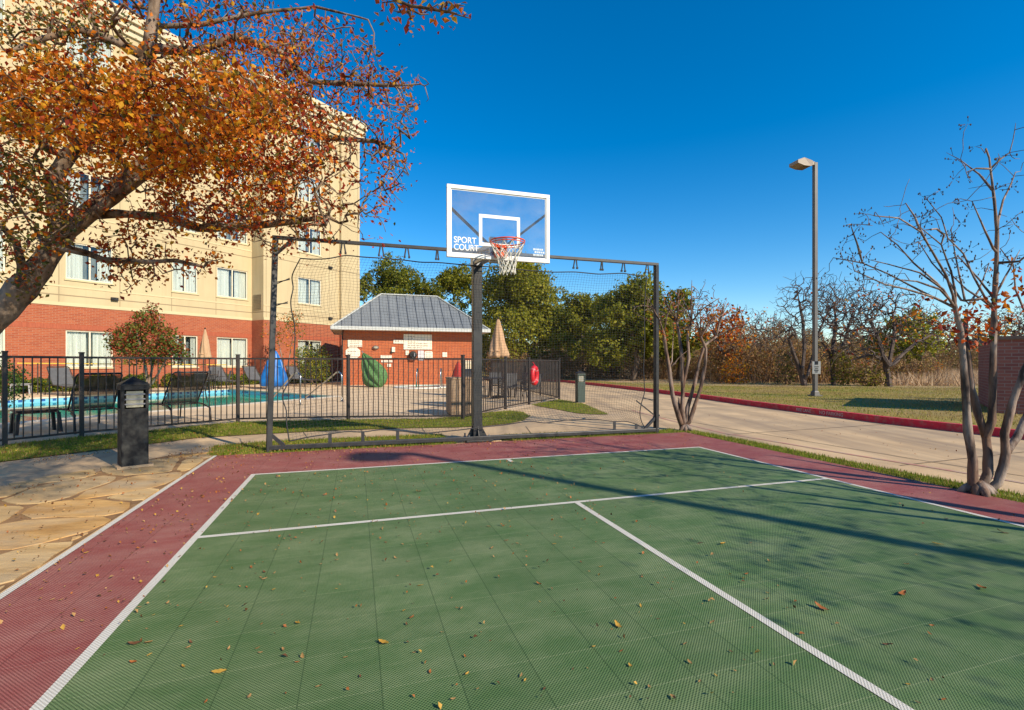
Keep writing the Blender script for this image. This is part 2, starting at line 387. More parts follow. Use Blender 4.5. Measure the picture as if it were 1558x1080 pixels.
def grow(paths, targets, rtip, p=.45, step=.25, jit=.1, pen=.12, rng=RNG, bend=.25, zl=0):
    """paths: [(points, r_start, r_end)]; targets are joined one by one to the nearest wood"""
    nt_ = len(targets); cap = 20000
    P = np.zeros((cap, 3)); par = -np.ones(cap, int); D = np.zeros(cap); rmin = np.zeros(cap); n = 0
    for pts, r0, r1 in paths:
        pts = [np.array(q, float) for q in pts]
        if n:
            k = int(np.argmin(((P[:n]-pts[0])**2).sum(1)))
        else:
            P[0] = pts[0]; rmin[0] = r0; n = 1; k = 0
        tot = sum(np.linalg.norm(b-a) for a, b in zip(pts, pts[1:])); run = 0
        for a, b in zip(pts, pts[1:]):
            L = np.linalg.norm(b-a); m = max(1, int(round(L/step)))
            for i in range(1, m+1):
                q = a+(b-a)*i/m; run += L/m
                P[n] = q+(rng.normal(size=3)*jit*.12*min(step, .3) if i < m else 0); par[n] = k; D[n] = D[k]+L/m
                rmin[n] = r0+(r1-r0)*run/max(tot, 1e-6); k = n; n += 1
    if nt_:
        T = np.asarray(targets, float)
        o = np.argsort([((P[:n]-t)**2).sum(1).min() for t in T])
        for t in T[o]:
            dd = np.sqrt(((P[:n]-t)**2).sum(1))+pen*D[:n]
            k = int(np.argmin(dd)); a = P[k].copy(); L = np.linalg.norm(t-a)
            if L < 1e-3: continue
            m = max(1, int(math.ceil(L/step)))
            dirp = P[k]-P[par[k]] if par[k] >= 0 else np.array([0, 0, 1.])
            dirp = dirp/(np.linalg.norm(dirp)+1e-9)
            for i in range(1, m+1):
                s = i/m
                q = a+(t-a)*s+dirp*L*bend*s*(1-s)+(rng.normal(size=3)*jit*L/m if i < m else 0)
                if n >= cap: break
                P[n] = q; par[n] = k; D[n] = D[k]+L/m; k = n; n += 1
    P, par, rmin, D = P[:n], par[:n], rmin[:n], D[:n]
    kids = [[] for _ in range(n)]
    for i in range(1, n): kids[par[i]].append(i)
    w = np.zeros(n)
    for i in range(n-1, -1, -1):
        if not kids[i]: w[i] = 1
        if par[i] >= 0: w[par[i]] += w[i]
    r = np.maximum(rmin, rtip*w**p)
    chains = []; stack = [(0, None)]
    while stack:
        i, pre = stack.pop(); ch = ([pre] if pre is not None else [])+[i]
        while kids[i]:
            ks = sorted(kids[i], key=lambda q: -(r[q]+1e-6*w[q]))
            for q in ks[1:]: stack.append((q, i))
            i = ks[0]; ch.append(i)
        chains.append(ch)
    return P, par, r, kids, chains
def wood(P, par, r, kids, chains, nmin=4, nmax=10, rn=.02):
    mb = MB()
    for ch in chains:
        if len(ch) < 2: continue
        rs = [r[i] for i in ch]
        if par[ch[1]] == ch[0]: rs[0] = min(rs[0], rs[1]*1.3)
        rs[-1] = rs[-1]*.6
        if max(rs) > .018: rs = [q*(1+.13*math.sin(i*2.3+q*90)*math.sin(i*.9+1)) if q > .012 else q for i, q in enumerate(rs)]
        n = int(min(nmax, max(nmin, nmin+round(max(rs)/rn))))
        mb.tube([P[i] for i in ch], rs, n)
    return mb
def ell(c, r, n, rng=RNG, lo=0.0):
    d = rng.normal(size=(n, 3)); d /= np.linalg.norm(d, axis=1)[:, None]
    return np.array(c)+d*np.array(r)*(lo+(1-lo)*rng.uniform(0, 1, n)[:, None]**(1/3))
def ell_px(cx, cy, rx, ry, Y, dy, n, rng=RNG):
    out = []
    while len(out) < n:
        a, b = rng.uniform(-1, 1, 2)
        if a*a+b*b > 1: continue
        out.append(W(cx+a*rx, cy+b*ry, Y+rng.uniform(-dy, dy)))
    return out
def trace(pts): return [W(*q) for q in pts]

# ------------------------------------------------------------------ world, sun, camera
SUN = Vector((.772, -.636, 0)).normalized(); EL = math.radians(31)
w = bpy.data.worlds.new('World'); SC.world = w; w.use_nodes = True; nt = w.node_tree
sky = N(nt, 'ShaderNodeTexSky'); sky.sky_type = 'NISHITA'; sky.sun_disc = False
sky.sun_elevation = EL; sky.sun_rotation = math.atan2(SUN.x, SUN.y)
sky.air_density = 1.0; sky.dust_density = .0; sky.ozone_density = 3.0; sky.altitude = 200
hs = N(nt, 'ShaderNodeHueSaturation'); hs.inputs['Saturation'].default_value = 1.45; hs.inputs['Value'].default_value = 1.0
gm = N(nt, 'ShaderNodeGamma'); gm.inputs[1].default_value = 1.0
nt.links.new(sky.outputs[0], hs.inputs['Color']); nt.links.new(hs.outputs[0], gm.inputs[0])
bg = nt.nodes['Background']; nt.links.new(gm.outputs[0], bg.inputs[0]); bg.inputs[1].default_value = .135
sd = bpy.data.lights.new('sun', 'SUN'); sd.energy = 4.9; sd.angle = math.radians(.55); sd.color = (1, .87, .67)
so = bpy.data.objects.new('sun', sd); COL.objects.link(so)
dirv = Vector((-SUN.x*math.cos(EL), -SUN.y*math.cos(EL), -math.sin(EL)))
so.rotation_euler = dirv.to_track_quat('-Z', 'Y').to_euler(); so.location = (0, 0, 60)
cd = bpy.data.cameras.new('camera'); co = bpy.data.objects.new('camera', cd); COL.objects.link(co)
cd.sensor_width = 36; cd.lens = 36*F/1558; cd.shift_y = 13/1558; cd.clip_start = .05; cd.clip_end = 3000
co.location = (0, 0, HC); co.rotation_euler = (math.radians(90), 0, 0); SC.camera = co
SC.view_settings.view_transform = 'Standard'; SC.view_settings.look = 'None'; SC.view_settings.exposure = .4; SC.view_settings.gamma = 1
SC.render.engine = 'CYCLES'; SC.cycles.max_bounces = 8; SC.cycles.transparent_max_bounces = 24
SC.cycles.use_denoising = True
# ================================================================== THE SETTING
POOL = [(-14.2, 24.6), (-6.85, 19.1), (-11.3, 9.4), (-19.6, 14.6)]
mb = MB(); mb.sheet([(-700, -300), (700, -300), (700, 1200), (-700, 1200)], 0, [POOL]); mb.build('ground', SOIL, kind='structure')

KERB = [(-14, 46), (-5, 41.5), (1.6, 37.4), (3.6, 33.5), (5.3, 26.9), (6.25, 22), (6.85, 18.7), (7.25, 15), (7.64, 12.4), (7.97, 10.6), (8.65, 8.4), (10.2, 4.6), (11.6, 0), (14, -8)]
def offset(pl, d):
    out = []
    for i, p in enumerate(pl):
        a = Vector(pl[max(i-1, 0)]); b = Vector(pl[min(i+1, len(pl)-1)]); t = (b-a).normalized()
        out.append((p[0]-t.y*d, p[1]+t.x*d))
    return out
mb = MB(); KO = offset(KERB, .16); K1 = offset(KERB, .015)
for i in range(len(KERB)-1):
    a, b, c, d = KERB[i], KERB[i+1], KO[i+1], KO[i]; e, f = K1[i], K1[i+1]
    mb.add([(a[0], a[1], -.05), (b[0], b[1], -.05), (c[0], c[1], -.05), (d[0], d[1], -.05),
            (e[0], e[1], .15), (f[0], f[1], .15), (c[0], c[1], .15), (d[0], d[1], .15)],
           [(4,7,6,5), (0,4,5,1), (3,2,6,7)])
kerb = mb.build('kerb', CURB, kind='structure')

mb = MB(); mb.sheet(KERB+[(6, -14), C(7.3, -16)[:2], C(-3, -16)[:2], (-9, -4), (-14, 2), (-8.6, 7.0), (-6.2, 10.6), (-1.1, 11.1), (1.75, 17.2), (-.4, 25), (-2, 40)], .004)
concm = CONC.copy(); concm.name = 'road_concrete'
nt = concm.node_tree; b_ = nt.nodes['Principled BSDF']; src = b_.inputs['Base Color'].links[0].from_socket      # tree-shadow streaks painted along the lane with tyre wear, oil spots
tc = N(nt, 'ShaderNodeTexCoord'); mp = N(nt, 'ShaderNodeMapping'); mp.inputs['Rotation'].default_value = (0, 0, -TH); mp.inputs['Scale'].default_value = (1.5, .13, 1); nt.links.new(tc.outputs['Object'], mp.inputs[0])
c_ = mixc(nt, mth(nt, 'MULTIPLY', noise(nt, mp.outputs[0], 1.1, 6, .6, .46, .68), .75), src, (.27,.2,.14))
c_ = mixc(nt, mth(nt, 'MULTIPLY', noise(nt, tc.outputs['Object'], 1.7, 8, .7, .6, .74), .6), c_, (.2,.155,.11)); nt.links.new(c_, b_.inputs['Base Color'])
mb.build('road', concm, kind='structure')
# expansion joints and the faded line beside the gutter
mb = MB()
def strip(pts, wd, z, m=mb):
    a = offset([tuple(p)[:2] for p in pts], wd/2); b = offset([tuple(p)[:2] for p in pts], -wd/2)
    for i in range(len(pts)-1):
        m.add([(*b[i], z), (*b[i+1], z), (*a[i+1], z), (*a[i], z)], [(0,1,2,3)])
strip([(3.3, 13.5), (3.6, 11), G(1100, 659), G(1200, 676), G(1300, 693), G(1430, 714), G(1558, 736), (6.6, 2.5)], .07, .009)
mb.build('painted_gutter_line', PINK, kind='structure')
JOINT = M('joint_tar', (.16,.115,.08), (.1,.075,.055), rough=.9)
mb = MB()
for a, b in (((3.9, 8.9), (7.9, 10.4)), ((2.6, 13.2), (7.2, 14.9)), ((1.9, 17.5), (6.6, 19.2)), ((4.9, 6.2), (9.2, 7.8)), ((5.6, 3.8), (10.6, 5.2))):
    strip([a, b], .02, .0085, mb)
strip([(1.9, 17.6), (3.4, 12.4), (4.6, 8.9), (5.5, 6.4), (6.3, 4.6), (7.4, 2.5)], .02, .0085, mb)
for px in (455, 545, 640, 800): strip([G(px, 649), G(px+14, 668)], .015, .0085, mb)
mb.build('road_joints', JOINT, kind='structure')

# raised far side: verge, then the dry field
KV = offset(KERB, .16)
mb = MB(); mb.sheet(KV+[(60, -8), (300, 60), (300, 400), (-60, 400), (-30, 60)], .135); mb.build('grass_verge', VERGE, kind='structure')
mb = MB(); mb.sheet([(3, 44), (6.8, 28.5), (10, 25.5), (22, 23), (60, 16), (200, 30), (200, 260), (-20, 260)], .141); mb.build('dry_field', HAY, kind='structure')

# pool deck, shell, water
DECK = [(-12, 1.9), (-8.12, 7.55), (-7.0, 9.25), (-6.27, 10.45), (-5.9, 10.72), (-4.28, 10.93), (-1.05, 11.0), (1.82, 17.35), (-.4, 25), (-2.2, 40), (-30, 40), (-30, 5)]
mb = MB(); mb.sheet(DECK, .012, [POOL]); mb.build('pool_deck', DECKM, kind='structure')
def inset(poly, d):
    c = Vector((sum(p[0] for p in poly)/len(poly), sum(p[1] for p in poly)/len(poly)))
    return [tuple(Vector(p)+(c-Vector(p)).normalized()*d) for p in poly]
mb = MB(); n = len(POOL)
for i in range(n):
    a, b = POOL[i], POOL[(i+1) % n]
    mb.add([(*a, .012), (*b, .012), (*b, -.2), (*a, -.2)], [(3,2,1,0)], 0)
mb.add([(*p, -.7) for p in POOL]+[(*p, -.2) for p in POOL], [(0,1,2,3)]+[(i, (i+1)%4, 4+(i+1)%4, 4+i) for i in range(4)], 1)
mb.build('pool_shell', [TILE, DECKM], kind='structure')
mb = MB(); I = inset(POOL, -.32); J = inset(POOL, .03)
for i in range(n):
    a, b, c, d = I[i], I[(i+1)%n], J[(i+1)%n], J[i]
    mb.add([(*a, .0125), (*b, .0125), (*c, .035), (*d, .035), (*c, -.02), (*d, -.02)], [(0,3,2,1), (3,5,4,2)])
mb.build('pool_coping', M('coping', (.66,.57,.45), (.56,.47,.36), rough=.8, scale=3), kind='structure')
mb = MB(); mb.sheet(POOL, -.16); mb.build('pool_water', WATER, kind='structure')

# lawns
def lawn_poly(*p): return [tuple(q)[:2] for q in p]
L1 = lawn_poly((-12.2, 1.5), G(-60, 700), G(17, 677), G(119, 666), G(230, 656), G(322, 647), G(360, 643.5), G(490, 640), G(540, 639.5), G(660, 638), G(735, 629.5), G(775, 625.5), G(796, 628), G(806, 634), G(797, 640), G(777, 644.5), G(735, 649), G(690, 651), G(600, 652.5), G(500, 656), G(400, 661), G(300, 667), G(200, 680), G(100, 692), G(0, 704), G(-60, 722))
L2 = lawn_poly(G(325, 680), G(420, 672), G(520, 668), G(600, 665), G(672, 662), G(688, 673), C(2.65, 1.46), C(-.05, 1.46), C(-.72, 1.44), G(318, 694))
L3 = lawn_poly(G(752, 670), G(764, 663.5), G(840, 660), G(900, 658.4), G(1000, 656), G(1030, 653), C(6.95, 1.9), C(6.98, 1.46), C(3.7, 1.46))
L4 = lawn_poly(G(808, 616.5), G(850, 608.2), G(885, 614), G(905, 622), G(926, 631), G(900, 631), G(877, 629), G(843, 622.5))
L5 = lawn_poly(C(6.98, 1.5), C(7.25, 1.6), C(7.3, .5), C(7.26, -1.5), C(7.3, -3.2), C(7.48, -4.6), C(7.5, -9), C(7.5, -14), C(6.92, -14), C(6.92, -3))
mb = MB()
for k, L in enumerate((L1, L2, L3, L4, L5)): mb.sheet(L, .017)
mb.build('lawn', LAWN, kind='structure')
def in_poly(x, y, poly):
    c = np.zeros(len(x), bool); n = len(poly)
    for i in range(n):
        (x1, y1), (x2, y2) = poly[i], poly[(i+1) % n]
        q = ((y1 > y) != (y2 > y)) & (x < (x2-x1)*(y-y1)/(y2-y1+1e-12)+x1); c ^= q
    return c
def scatter(poly, dens, rng=RNG, ymax=99):
    xs, ys = [p[0] for p in poly], [p[1] for p in poly]
    A = (max(xs)-min(xs))*(max(ys)-min(ys)); n = int(A*dens)
    x = rng.uniform(min(xs), max(xs), n); y = rng.uniform(min(ys), max(ys), n)
    k = in_poly(x, y, poly); return np.column_stack([x[k], y[k]])
xy = np.concatenate([scatter([p for p in L1 if p[1] > 2], 1500), scatter(L2, 2600), scatter(L3, 2600), scatter(L4, 900), scatter(L5, 4200)])
xy += RNG.normal(size=xy.shape)*.02
g = blades('grass', xy, .015, RNG.uniform(.018, .05, len(xy)), L_GS, RNG.choice(3, len(xy), p=[.62, .25, .13]), wid=.004)
tag(g, 'short lawn grass on the strips beside path and fence', 'grass'); g['kind'] = 'stuff'
# rougher grass of the verge and the tall dead grass of the field
xy = np.column_stack([RNG.uniform(5.5, 34, 90000), RNG.uniform(9, 30, 90000)])
k = in_poly(xy[:, 0], xy[:, 1], KV[2:]+[(40, -8), (60, 30), (5, 31)]); xy = xy[k]
pt = np.sin(xy[:, 0]*.9+1.3*np.sin(xy[:, 1]*.7))+np.sin(xy[:, 1]*1.3+xy[:, 0]*.4)+RNG.normal(size=len(xy))*.8
g = blades('verge_grass', xy, .13, RNG.uniform(.02, .06, len(xy)), L_GS, np.where(pt > 1.1, 0, np.where(pt > -.2, 1, 2)), wid=.009)
tag(g, 'patchy half dry grass on the verge behind the red kerb', 'grass'); g['kind'] = 'stuff'
xy = np.column_stack([RNG.uniform(8, 60, 60000), RNG.uniform(25, 60, 60000)])
k = (xy[:, 1] > 26+np.sin(xy[:, 0]*.5)*1.2+np.maximum(0, (20-xy[:, 0])*.25)) & (xy[:, 0] > .72*xy[:, 1]); xy = xy[k]
g = blades('tall_dry_grass', xy, .13, RNG.uniform(.2, .8, len(xy)), L_HAY+[L_BR[1]], RNG.choice(3, len(xy), p=[.6, .33, .07]), wid=.03, lean=1.3)
tag(g, 'tall pale dead grass filling the field beyond the verge', 'dry grass'); g['kind'] = 'stuff'

# court surfaces, laid in the court's own axes
def court_sheet(name, rects, z, m):
    mb = MB()
    for (u0, v0, u1, v1) in rects: mb.add([(u0, v0, 0), (u1, v0, 0), (u1, v1, 0), (u0, v1, 0)], [(0,1,2,3)])
    o = mb.build(name, m, kind='structure'); o.location = (O.x, O.y, z); o.rotation_euler = (0, 0, TH); return o
court_sheet('court_surface', [(0, -13.5, 6.096, 0)], .022, COURT_G)
court_sheet('court_border', [(-.70, -13.5, 0, 1.45), (0, 0, 6.096, 1.45), (6.096, -13.5, 6.93, 1.45)], .022, COURT_R)
LW = .0508
court_sheet('court_lines', [(-.02, -13.5, .03, .03), (.03, -.02, 6.066, .03), (6.066, -13.5, 6.116, .03), (.03, -2.158, 6.066, -2.108),
                            (3.023, -13.5, 3.073, -2.158), (3.023, -.19, 3.073, -.02), (-.745, -13.5, -.70, 1.45)], .0245, COURT_W)
mb = MB(); mb.slab([C(-.7, -13.5)[:2], C(6.93, -13.5)[:2], C(6.93, 1.45)[:2], C(-.7, 1.45)[:2]], 0, .0205)
mb.build('court_edge', BLACK, kind='structure')

# flagstones left of the court
rs = np.random.default_rng(21); seeds = []
for i in range(11):
    for j in range(19):
        seeds.append((-10.4+i*.98+(j % 2)*.45+rs.uniform(-.46, .46), -3+j*.56+rs.uniform(-.27, .27)))
bound = [C(-.78, -9)[:2], C(-.78, 1.35)[:2], (-3.75, 7.25), G(300, 690)[:2], G(262, 693)[:2], G(205, 704)[:2], G(160, 716)[:2], G(90, 732)[:2], G(20, 742)[:2], G(-150, 752)[:2], (-12, 3), (-9, -4)]
def clip(poly, p, nrm):
    out = []
    for i in range(len(poly)):
        a, b = poly[i], poly[(i+1) % len(poly)]
        da = (a[0]-p[0])*nrm[0]+(a[1]-p[1])*nrm[1]; db = (b[0]-p[0])*nrm[0]+(b[1]-p[1])*nrm[1]
        if da <= 0: out.append(a)
        if da*db < 0: t = da/(da-db); out.append((a[0]+(b[0]-a[0])*t, a[1]+(b[1]-a[1])*t))
    return out
mb = MB(); mb.sheet(bound, .0115); mb.build('flagstone_joints', LIT, kind='structure')
mb = MB()
for i, s in enumerate(seeds):
    if not (-12 < s[0] < -1 and -4.5 < s[1] < 8): continue
    poly = [(s[0]-2, s[1]-2), (s[0]+2, s[1]-2), (s[0]+2, s[1]+2), (s[0]-2, s[1]+2)]
    for q in seeds:
        d = math.hypot(q[0]-s[0], q[1]-s[1])
        if q is s or d > 3.2: continue
        nv = ((q[0]-s[0])/d, (q[1]-s[1])/d); gap = .016+.014*rs.uniform()
        poly = clip(poly, (s[0]+nv[0]*(d/2-gap), s[1]+nv[1]*(d/2-gap)), nv)
    e = C(-.79, 0); poly = clip(poly, (e.x, e.y), (UX, UY))
    if len(poly) < 3: continue
    for (pa, pb) in ((G(-60, 750), G(205, 704)), (G(205, 704), G(318, 689))):      # the ragged edge against the path
        dd_ = (pb-pa).normalized(); poly = clip(poly, (pa.x, pa.y), (-dd_.y, dd_.x))
        if len(poly) < 3: break
    if len(poly) < 3: continue
    # break the straight edges, round the corners
    out = []
    for k in range(len(poly)):
        a, b = Vector(poly[k]), Vector(poly[(k+1) % len(poly)]); L = (b-a).length
        m = max(2, int(L/.16))
        for t in range(m):
            f = (t+.5)/m; q = a.lerp(b, f)
            out.append((q.x+rs.normal()*.014, q.y+rs.normal()*.014))
    h = .0185+rs.uniform(-.002, .003)
    mb.slab(out, .005, h, int(rs.integers(3)))
mb.build('flagstone_paving', [STONE, STONE2, STONE3], kind='structure', bevel=.004)

# ================================================================== BASKETBALL HOOP
PU, PV = 3.05, 1.75
hoop = thing('basketball_hoop', C(PU, PV, 0), 'basketball hoop with clear white framed backboard on a black square pole', 'basketball hoop', rz=TH)
# local frame: x along the court line, -y towards the court
mb = MB(); mb.box((0, 0, 1.6), (.152, .152, 3.12)); pole = mb.build('pole', BLACK, hoop, bevel=.008)
mb = MB(); mb.box((0, 0, .028), (.44, .42, .03)); mb.build('base_plate', BLACK, hoop, bevel=.004)
for sx, sy in ((-1, -1), (1, -1), (1, 1), (-1, 1)):
    mb = MB(); mb.tube([(sx*.17, sy*.16, .04), (sx*.17, sy*.16, .12)], .014, 8); mb.lathe([(.028, .043), (.028, .07), (.0, .071)], 6, (sx*.17, sy*.16, 0)); mb.build('anchor_bolt', DULL, hoop)
for sx, sy in ((1, 0), (-1, 0), (0, 1), (0, -1)):
    mb = MB(); t = Vector((sy, sx, 0))*.006; d = Vector((sx, sy, 0))
    a, b, c = d*.076+Vector((0, 0, .043)), d*.19+Vector((0, 0, .043)), d*.076+Vector((0, 0, .26))
    mb.add([a+t, b+t, c+t, a-t, b-t, c-t], [(0,1,2), (5,4,3), (0,3,4,1), (1,4,5,2), (2,5,3,0)]); mb.build('gusset', BLACK, hoop)
BZ0, BZ1, BW, BY = 2.745, 3.735, 1.50, -1.36      # board bottom, top, width, face
mb = MB()                                          # extension arm from pole top to board
for sx in (-.06, .06):
    mb.bar((sx, .0, 3.11), (sx, BY+.1, 3.0), .05, .07); mb.bar((sx, .0, 2.96), (sx, BY+.1, 2.86), .04, .05)
mb.box((0, -.02, 3.06), (.19, .19, .3)); mb.build('extension_arm', DULL, hoop, bevel=.004)
mb = MB(); mb.box((0, BY+.075, 2.9), (.26, .07, .36)); mb.box((0, BY+.12, 2.9), (.16, .05, .22)); mb.build('mounting_bracket', DULL, hoop, bevel=.004)
for s in (-1, 1):
    mb = MB(); mb.bar((s*.08, BY+.13, 2.95), (s*(BW/2-.04), BY+.06, 3.46), .032, .032); mb.build('brace', BLACK, hoop)
board = MB(); board.box((0, BY, (BZ0+BZ1)/2), (BW-.1, .012, BZ1-BZ0-.1)); bd = board.build('backboard', BOARDGLASS, hoop)
mb = MB(); fw = .054
for z in (BZ0+fw/2, BZ1-fw/2): mb.box((0, BY, z), (BW, .05, fw))
for s in (-1, 1): mb.box((s*(BW/2-fw/2), BY, (BZ0+BZ1)/2), (fw, .05, BZ1-BZ0-2*fw))
mb.build('frame', WHITE, bd, bevel=.005)
def rect_line(mb, x0, x1, z0, z1, wd, y):
    for z in (z0+wd/2, z1-wd/2): mb.box(((x0+x1)/2, y, z), (x1-x0, .003, wd))
    for x in (x0+wd/2, x1-wd/2): mb.box((x, y, (z0+z1)/2), (wd, .003, z1-z0-2*wd))
mb = MB(); rect_line(mb, -.3, .3, 2.93, 3.37, .046, BY-.008); mb.build('target_square', WHITE, bd)
mb = MB(); rect_line(mb, -BW/2+fw+.001, BW/2-fw-.001, BZ0+fw+.001, BZ1-fw-.001, .013, BY-.008); mb.build('border_line', WHITE, bd)
def text(name, body, size, mat, parent, loc, rot=(math.pi/2, 0, 0), xs=1.0, bold=0.0, ext=.0006, align='LEFT', space=1.0):
    cu = bpy.data.curves.new(name, 'FONT'); cu.body = body; cu.size = size; cu.extrude = ext; cu.offset = bold; cu.align_x = align
    cu.space_character = space
    tmp = bpy.data.objects.new('tmp', cu); COL.objects.link(tmp)
    dg = bpy.context.evaluated_depsgraph_get(); me = bpy.data.meshes.new_from_object(tmp.evaluated_get(dg), depsgraph=dg)
    bpy.data.objects.remove(tmp); me.name = name
    me.transform(Matrix.Translation(loc) @ (Matrix.Rotation(rot[2], 4, 'Z') @ Matrix.Rotation(rot[0], 4, 'X')) @ Matrix.Scale(xs, 4, (1, 0, 0)))
    me.materials.clear(); me.materials.append(mat); return link(name, me, parent)
text('lettering', 'SPORT', .118, WHITE, bd, (-BW/2+.095, BY-.009, BZ0+.205), xs=.9, bold=.0015)
text('lettering', 'COURT', .118, WHITE, bd, (-BW/2+.095, BY-.009, BZ0+.105), xs=.86, bold=.0015)
PALE = M('pale_print', (.6,.66,.7), (.5,.56,.6), rough=.6)
mb = MB(); x0 = BW/2-.25
for r_, (a, wd_) in enumerate(((0.0, .155), (.02, .135), (.0, .155))):
    x = x0+a; q = 0
    while x < x0+a+wd_:
        d = (.026, .018, .03, .022)[q % 4]; mb.box((x+d/2, BY-.009, BZ0+.19-r_*.04), (d, .002, .027)); x += d+.007; q += 1
mb.build('small_print', PALE, bd)
RZ, RY = 2.92, BY-.38
mb = MB(); ring = [(.229*math.cos(a), RY+.229*math.sin(a), RZ) for a in np.linspace(0, 2*math.pi, 41)]
mb.tube(ring, .0095, 8, False)
for s in (-.05, .05): mb.bar((s, BY-.02, RZ-.03), (s*1.6, RY+.21, RZ), .016, .012)
rim = mb.build('rim', ORANGE, hoop, smooth=True)
mb = MB(); mb.box((0, BY-.016, RZ-.035), (.16, .012, .15)); mb.box((0, BY-.07, RZ-.012), (.14, .11, .012)); mb.box((0, BY-.055, RZ-.09), (.17, .09, .11)); mb.build('rim_bracket', ORANGE, hoop, bevel=.003)
mb = MB()
for k in range(12):
    a = 2*math.pi*k/12; mb.tube([(.229*math.cos(a), RY+.229*math.sin(a), RZ-.008), (.227*math.cos(a), RY+.227*math.sin(a), RZ-.035)], .005, 5)
mb.tube([(.226*math.cos(a), RY+.226*math.sin(a), RZ-.03) for a in np.linspace(0, 2*math.pi, 31)], .006, 6, False)
mb.build('net_hooks', ORANGE, rim)
mb = MB(); prof = [(.222, -.035), (.185, -.12), (.145, -.2), (.118, -.28), (.105, -.36), (.11, -.43)]
def npt(i, k):
    r_, z = prof[i]; a = 2*math.pi*(k+.5*(i % 2))/12; return Vector((r_*math.cos(a), RY+r_*math.sin(a), RZ+z))
for i in range(5):
    for k in range(12):
        mb.tube([npt(i, k), npt(i+1, k)], .0058, 5); mb.tube([npt(i, k), npt(i+1, k-1 if i % 2 == 0 else k+1)], .0058, 5)
mb.build('basket_net', NYLON, rim)
mb = MB(); mb.slab([G(676, 674.5)[:2], G(690, 661)[:2], G(745, 661)[:2], G(763, 671.5)[:2]], .004, .02); mb.build('pole_footing', CONC, kind='structure')

# ================================================================== REBOUND NET
NV = 1.58
NU0, NU1, NH = -.075, 6.40, 3.097
nf = thing('rebound_net', C(NU0, NV, 0), 'tall black framed ball net stretched behind the basketball pole', 'sports net', rz=TH)
def L(u, z, dv=0): return Vector((u-NU0, dv, z))
TL = CV(419, 362, NV)[0]-NU0
mb = MB(); mb.bar((0, 0, .0), (TL, 0, NH), .075, .075); mb.build('post', BLACK, nf, bevel=.006)
mb = MB(); mb.bar((NU1-NU0, 0, 0), (NU1-NU0, 0, NH), .075, .075); mb.build('post', BLACK, nf, bevel=.006)
mb = MB(); mb.bar((TL-.04, 0, NH+.025), (NU1-NU0+.04, 0, NH+.025), .06, .05); mb.build('top_bar', BLACK, nf, bevel=.005)
mb = MB(); mb.bar((-.03, 0, .075), (NU1-NU0+.04, 0, .075), .075, .06); mb.build('bottom_bar', BLACK, nf, bevel=.006)
for a, b in (((.02, 0, .27), (.2, 0, .1)), ((TL+.02, 0, NH-.2), (TL+.22, 0, NH)), ((NU1-NU0-.02, 0, .3), (NU1-NU0-.24, 0, .1))):
    mb = MB(); mb.bar(a, b, .045, .045); mb.build('corner_brace', BLACK, nf)
mb = MB(); mb.bar((NU1-NU0-.02, 0, .33), (NU1-NU0-.42, 0, .62), .02, .02); mb.bar((NU1-NU0+.06, -.02, .34), (NU1-NU0-.05, .02, .3), .03, .03); mb.build('tension_bar', BLACK, nf)
def px2(l): return [CV(x, y, NV) for x, y in l]
top = px2([(457,393),(478,394.5),(500,393.5),(526,388),(552,391),(580,392.5),(619,396),(640,399),(665,399),(702,402.5),(760,407),(800,411),(840,414),(875,413.5),(910,417),(948,415.5),(968,419),(984,420)])
lef = px2([(457,393),(449,408),(443,421),(447,438),(442,455),(443,472),(448,490),(449,515),(447,545),(451,565),(437,585),(428,603),(437,627),(435,640),(438,657),(440,671)])
bot = px2([(440,671),(468,665),(502,660),(527,656),(552,657.5),(580,653),(605,655.5),(650,659),(700,654),(735,649.5),(770,646),(797,641.5),(812,641),(828,644),(860,639),(905,637.5),(935,641.5),(952,640.5),(968,645),(986,655)])
rig = px2([(984,420),(980,470),(981,520),(979,560),(981,598),(976,612),(973,630),(977,645),(986,655)])
def resample(pl, n):
    pl = np.array(pl); d = np.concatenate([[0], np.cumsum(np.linalg.norm(np.diff(pl, axis=0), axis=1))]); t = np.linspace(0, d[-1], n)
    return np.column_stack([np.interp(t, d, pl[:, k]) for k in range(2)])
def smooth_pl(pl, n):
    pl = resample(pl, n)
    for _ in range(2): pl[1:-1] = (pl[:-2]+2*pl[1:-1]+pl[2:])/4
    return pl
NS, NT = 118, 62
T_, B_, L_, R_ = smooth_pl(top, NS+1), smooth_pl(bot, NS+1), smooth_pl(lef, NT+1), smooth_pl(rig, NT+1)
s = np.linspace(0, 1, NS+1)[:, None, None]; t = np.linspace(0, 1, NT+1)[None, :, None]
Gd = (1-t)*T_[:, None]+t*B_[:, None]+(1-s)*L_[None]+s*R_[None]-((1-s)*(1-t)*T_[0]+s*(1-t)*T_[-1]+(1-s)*t*B_[0]+s*t*B_[-1])
bul = .10*np.sin(np.pi*s[..., 0])*np.sin(np.pi*t[..., 0])+.012*np.sin(9*s[..., 0]*np.pi)*np.sin(5*t[..., 0]*np.pi)
V = np.stack([Gd[..., 0]-NU0, bul, Gd[..., 1]], -1).reshape(-1, 3)
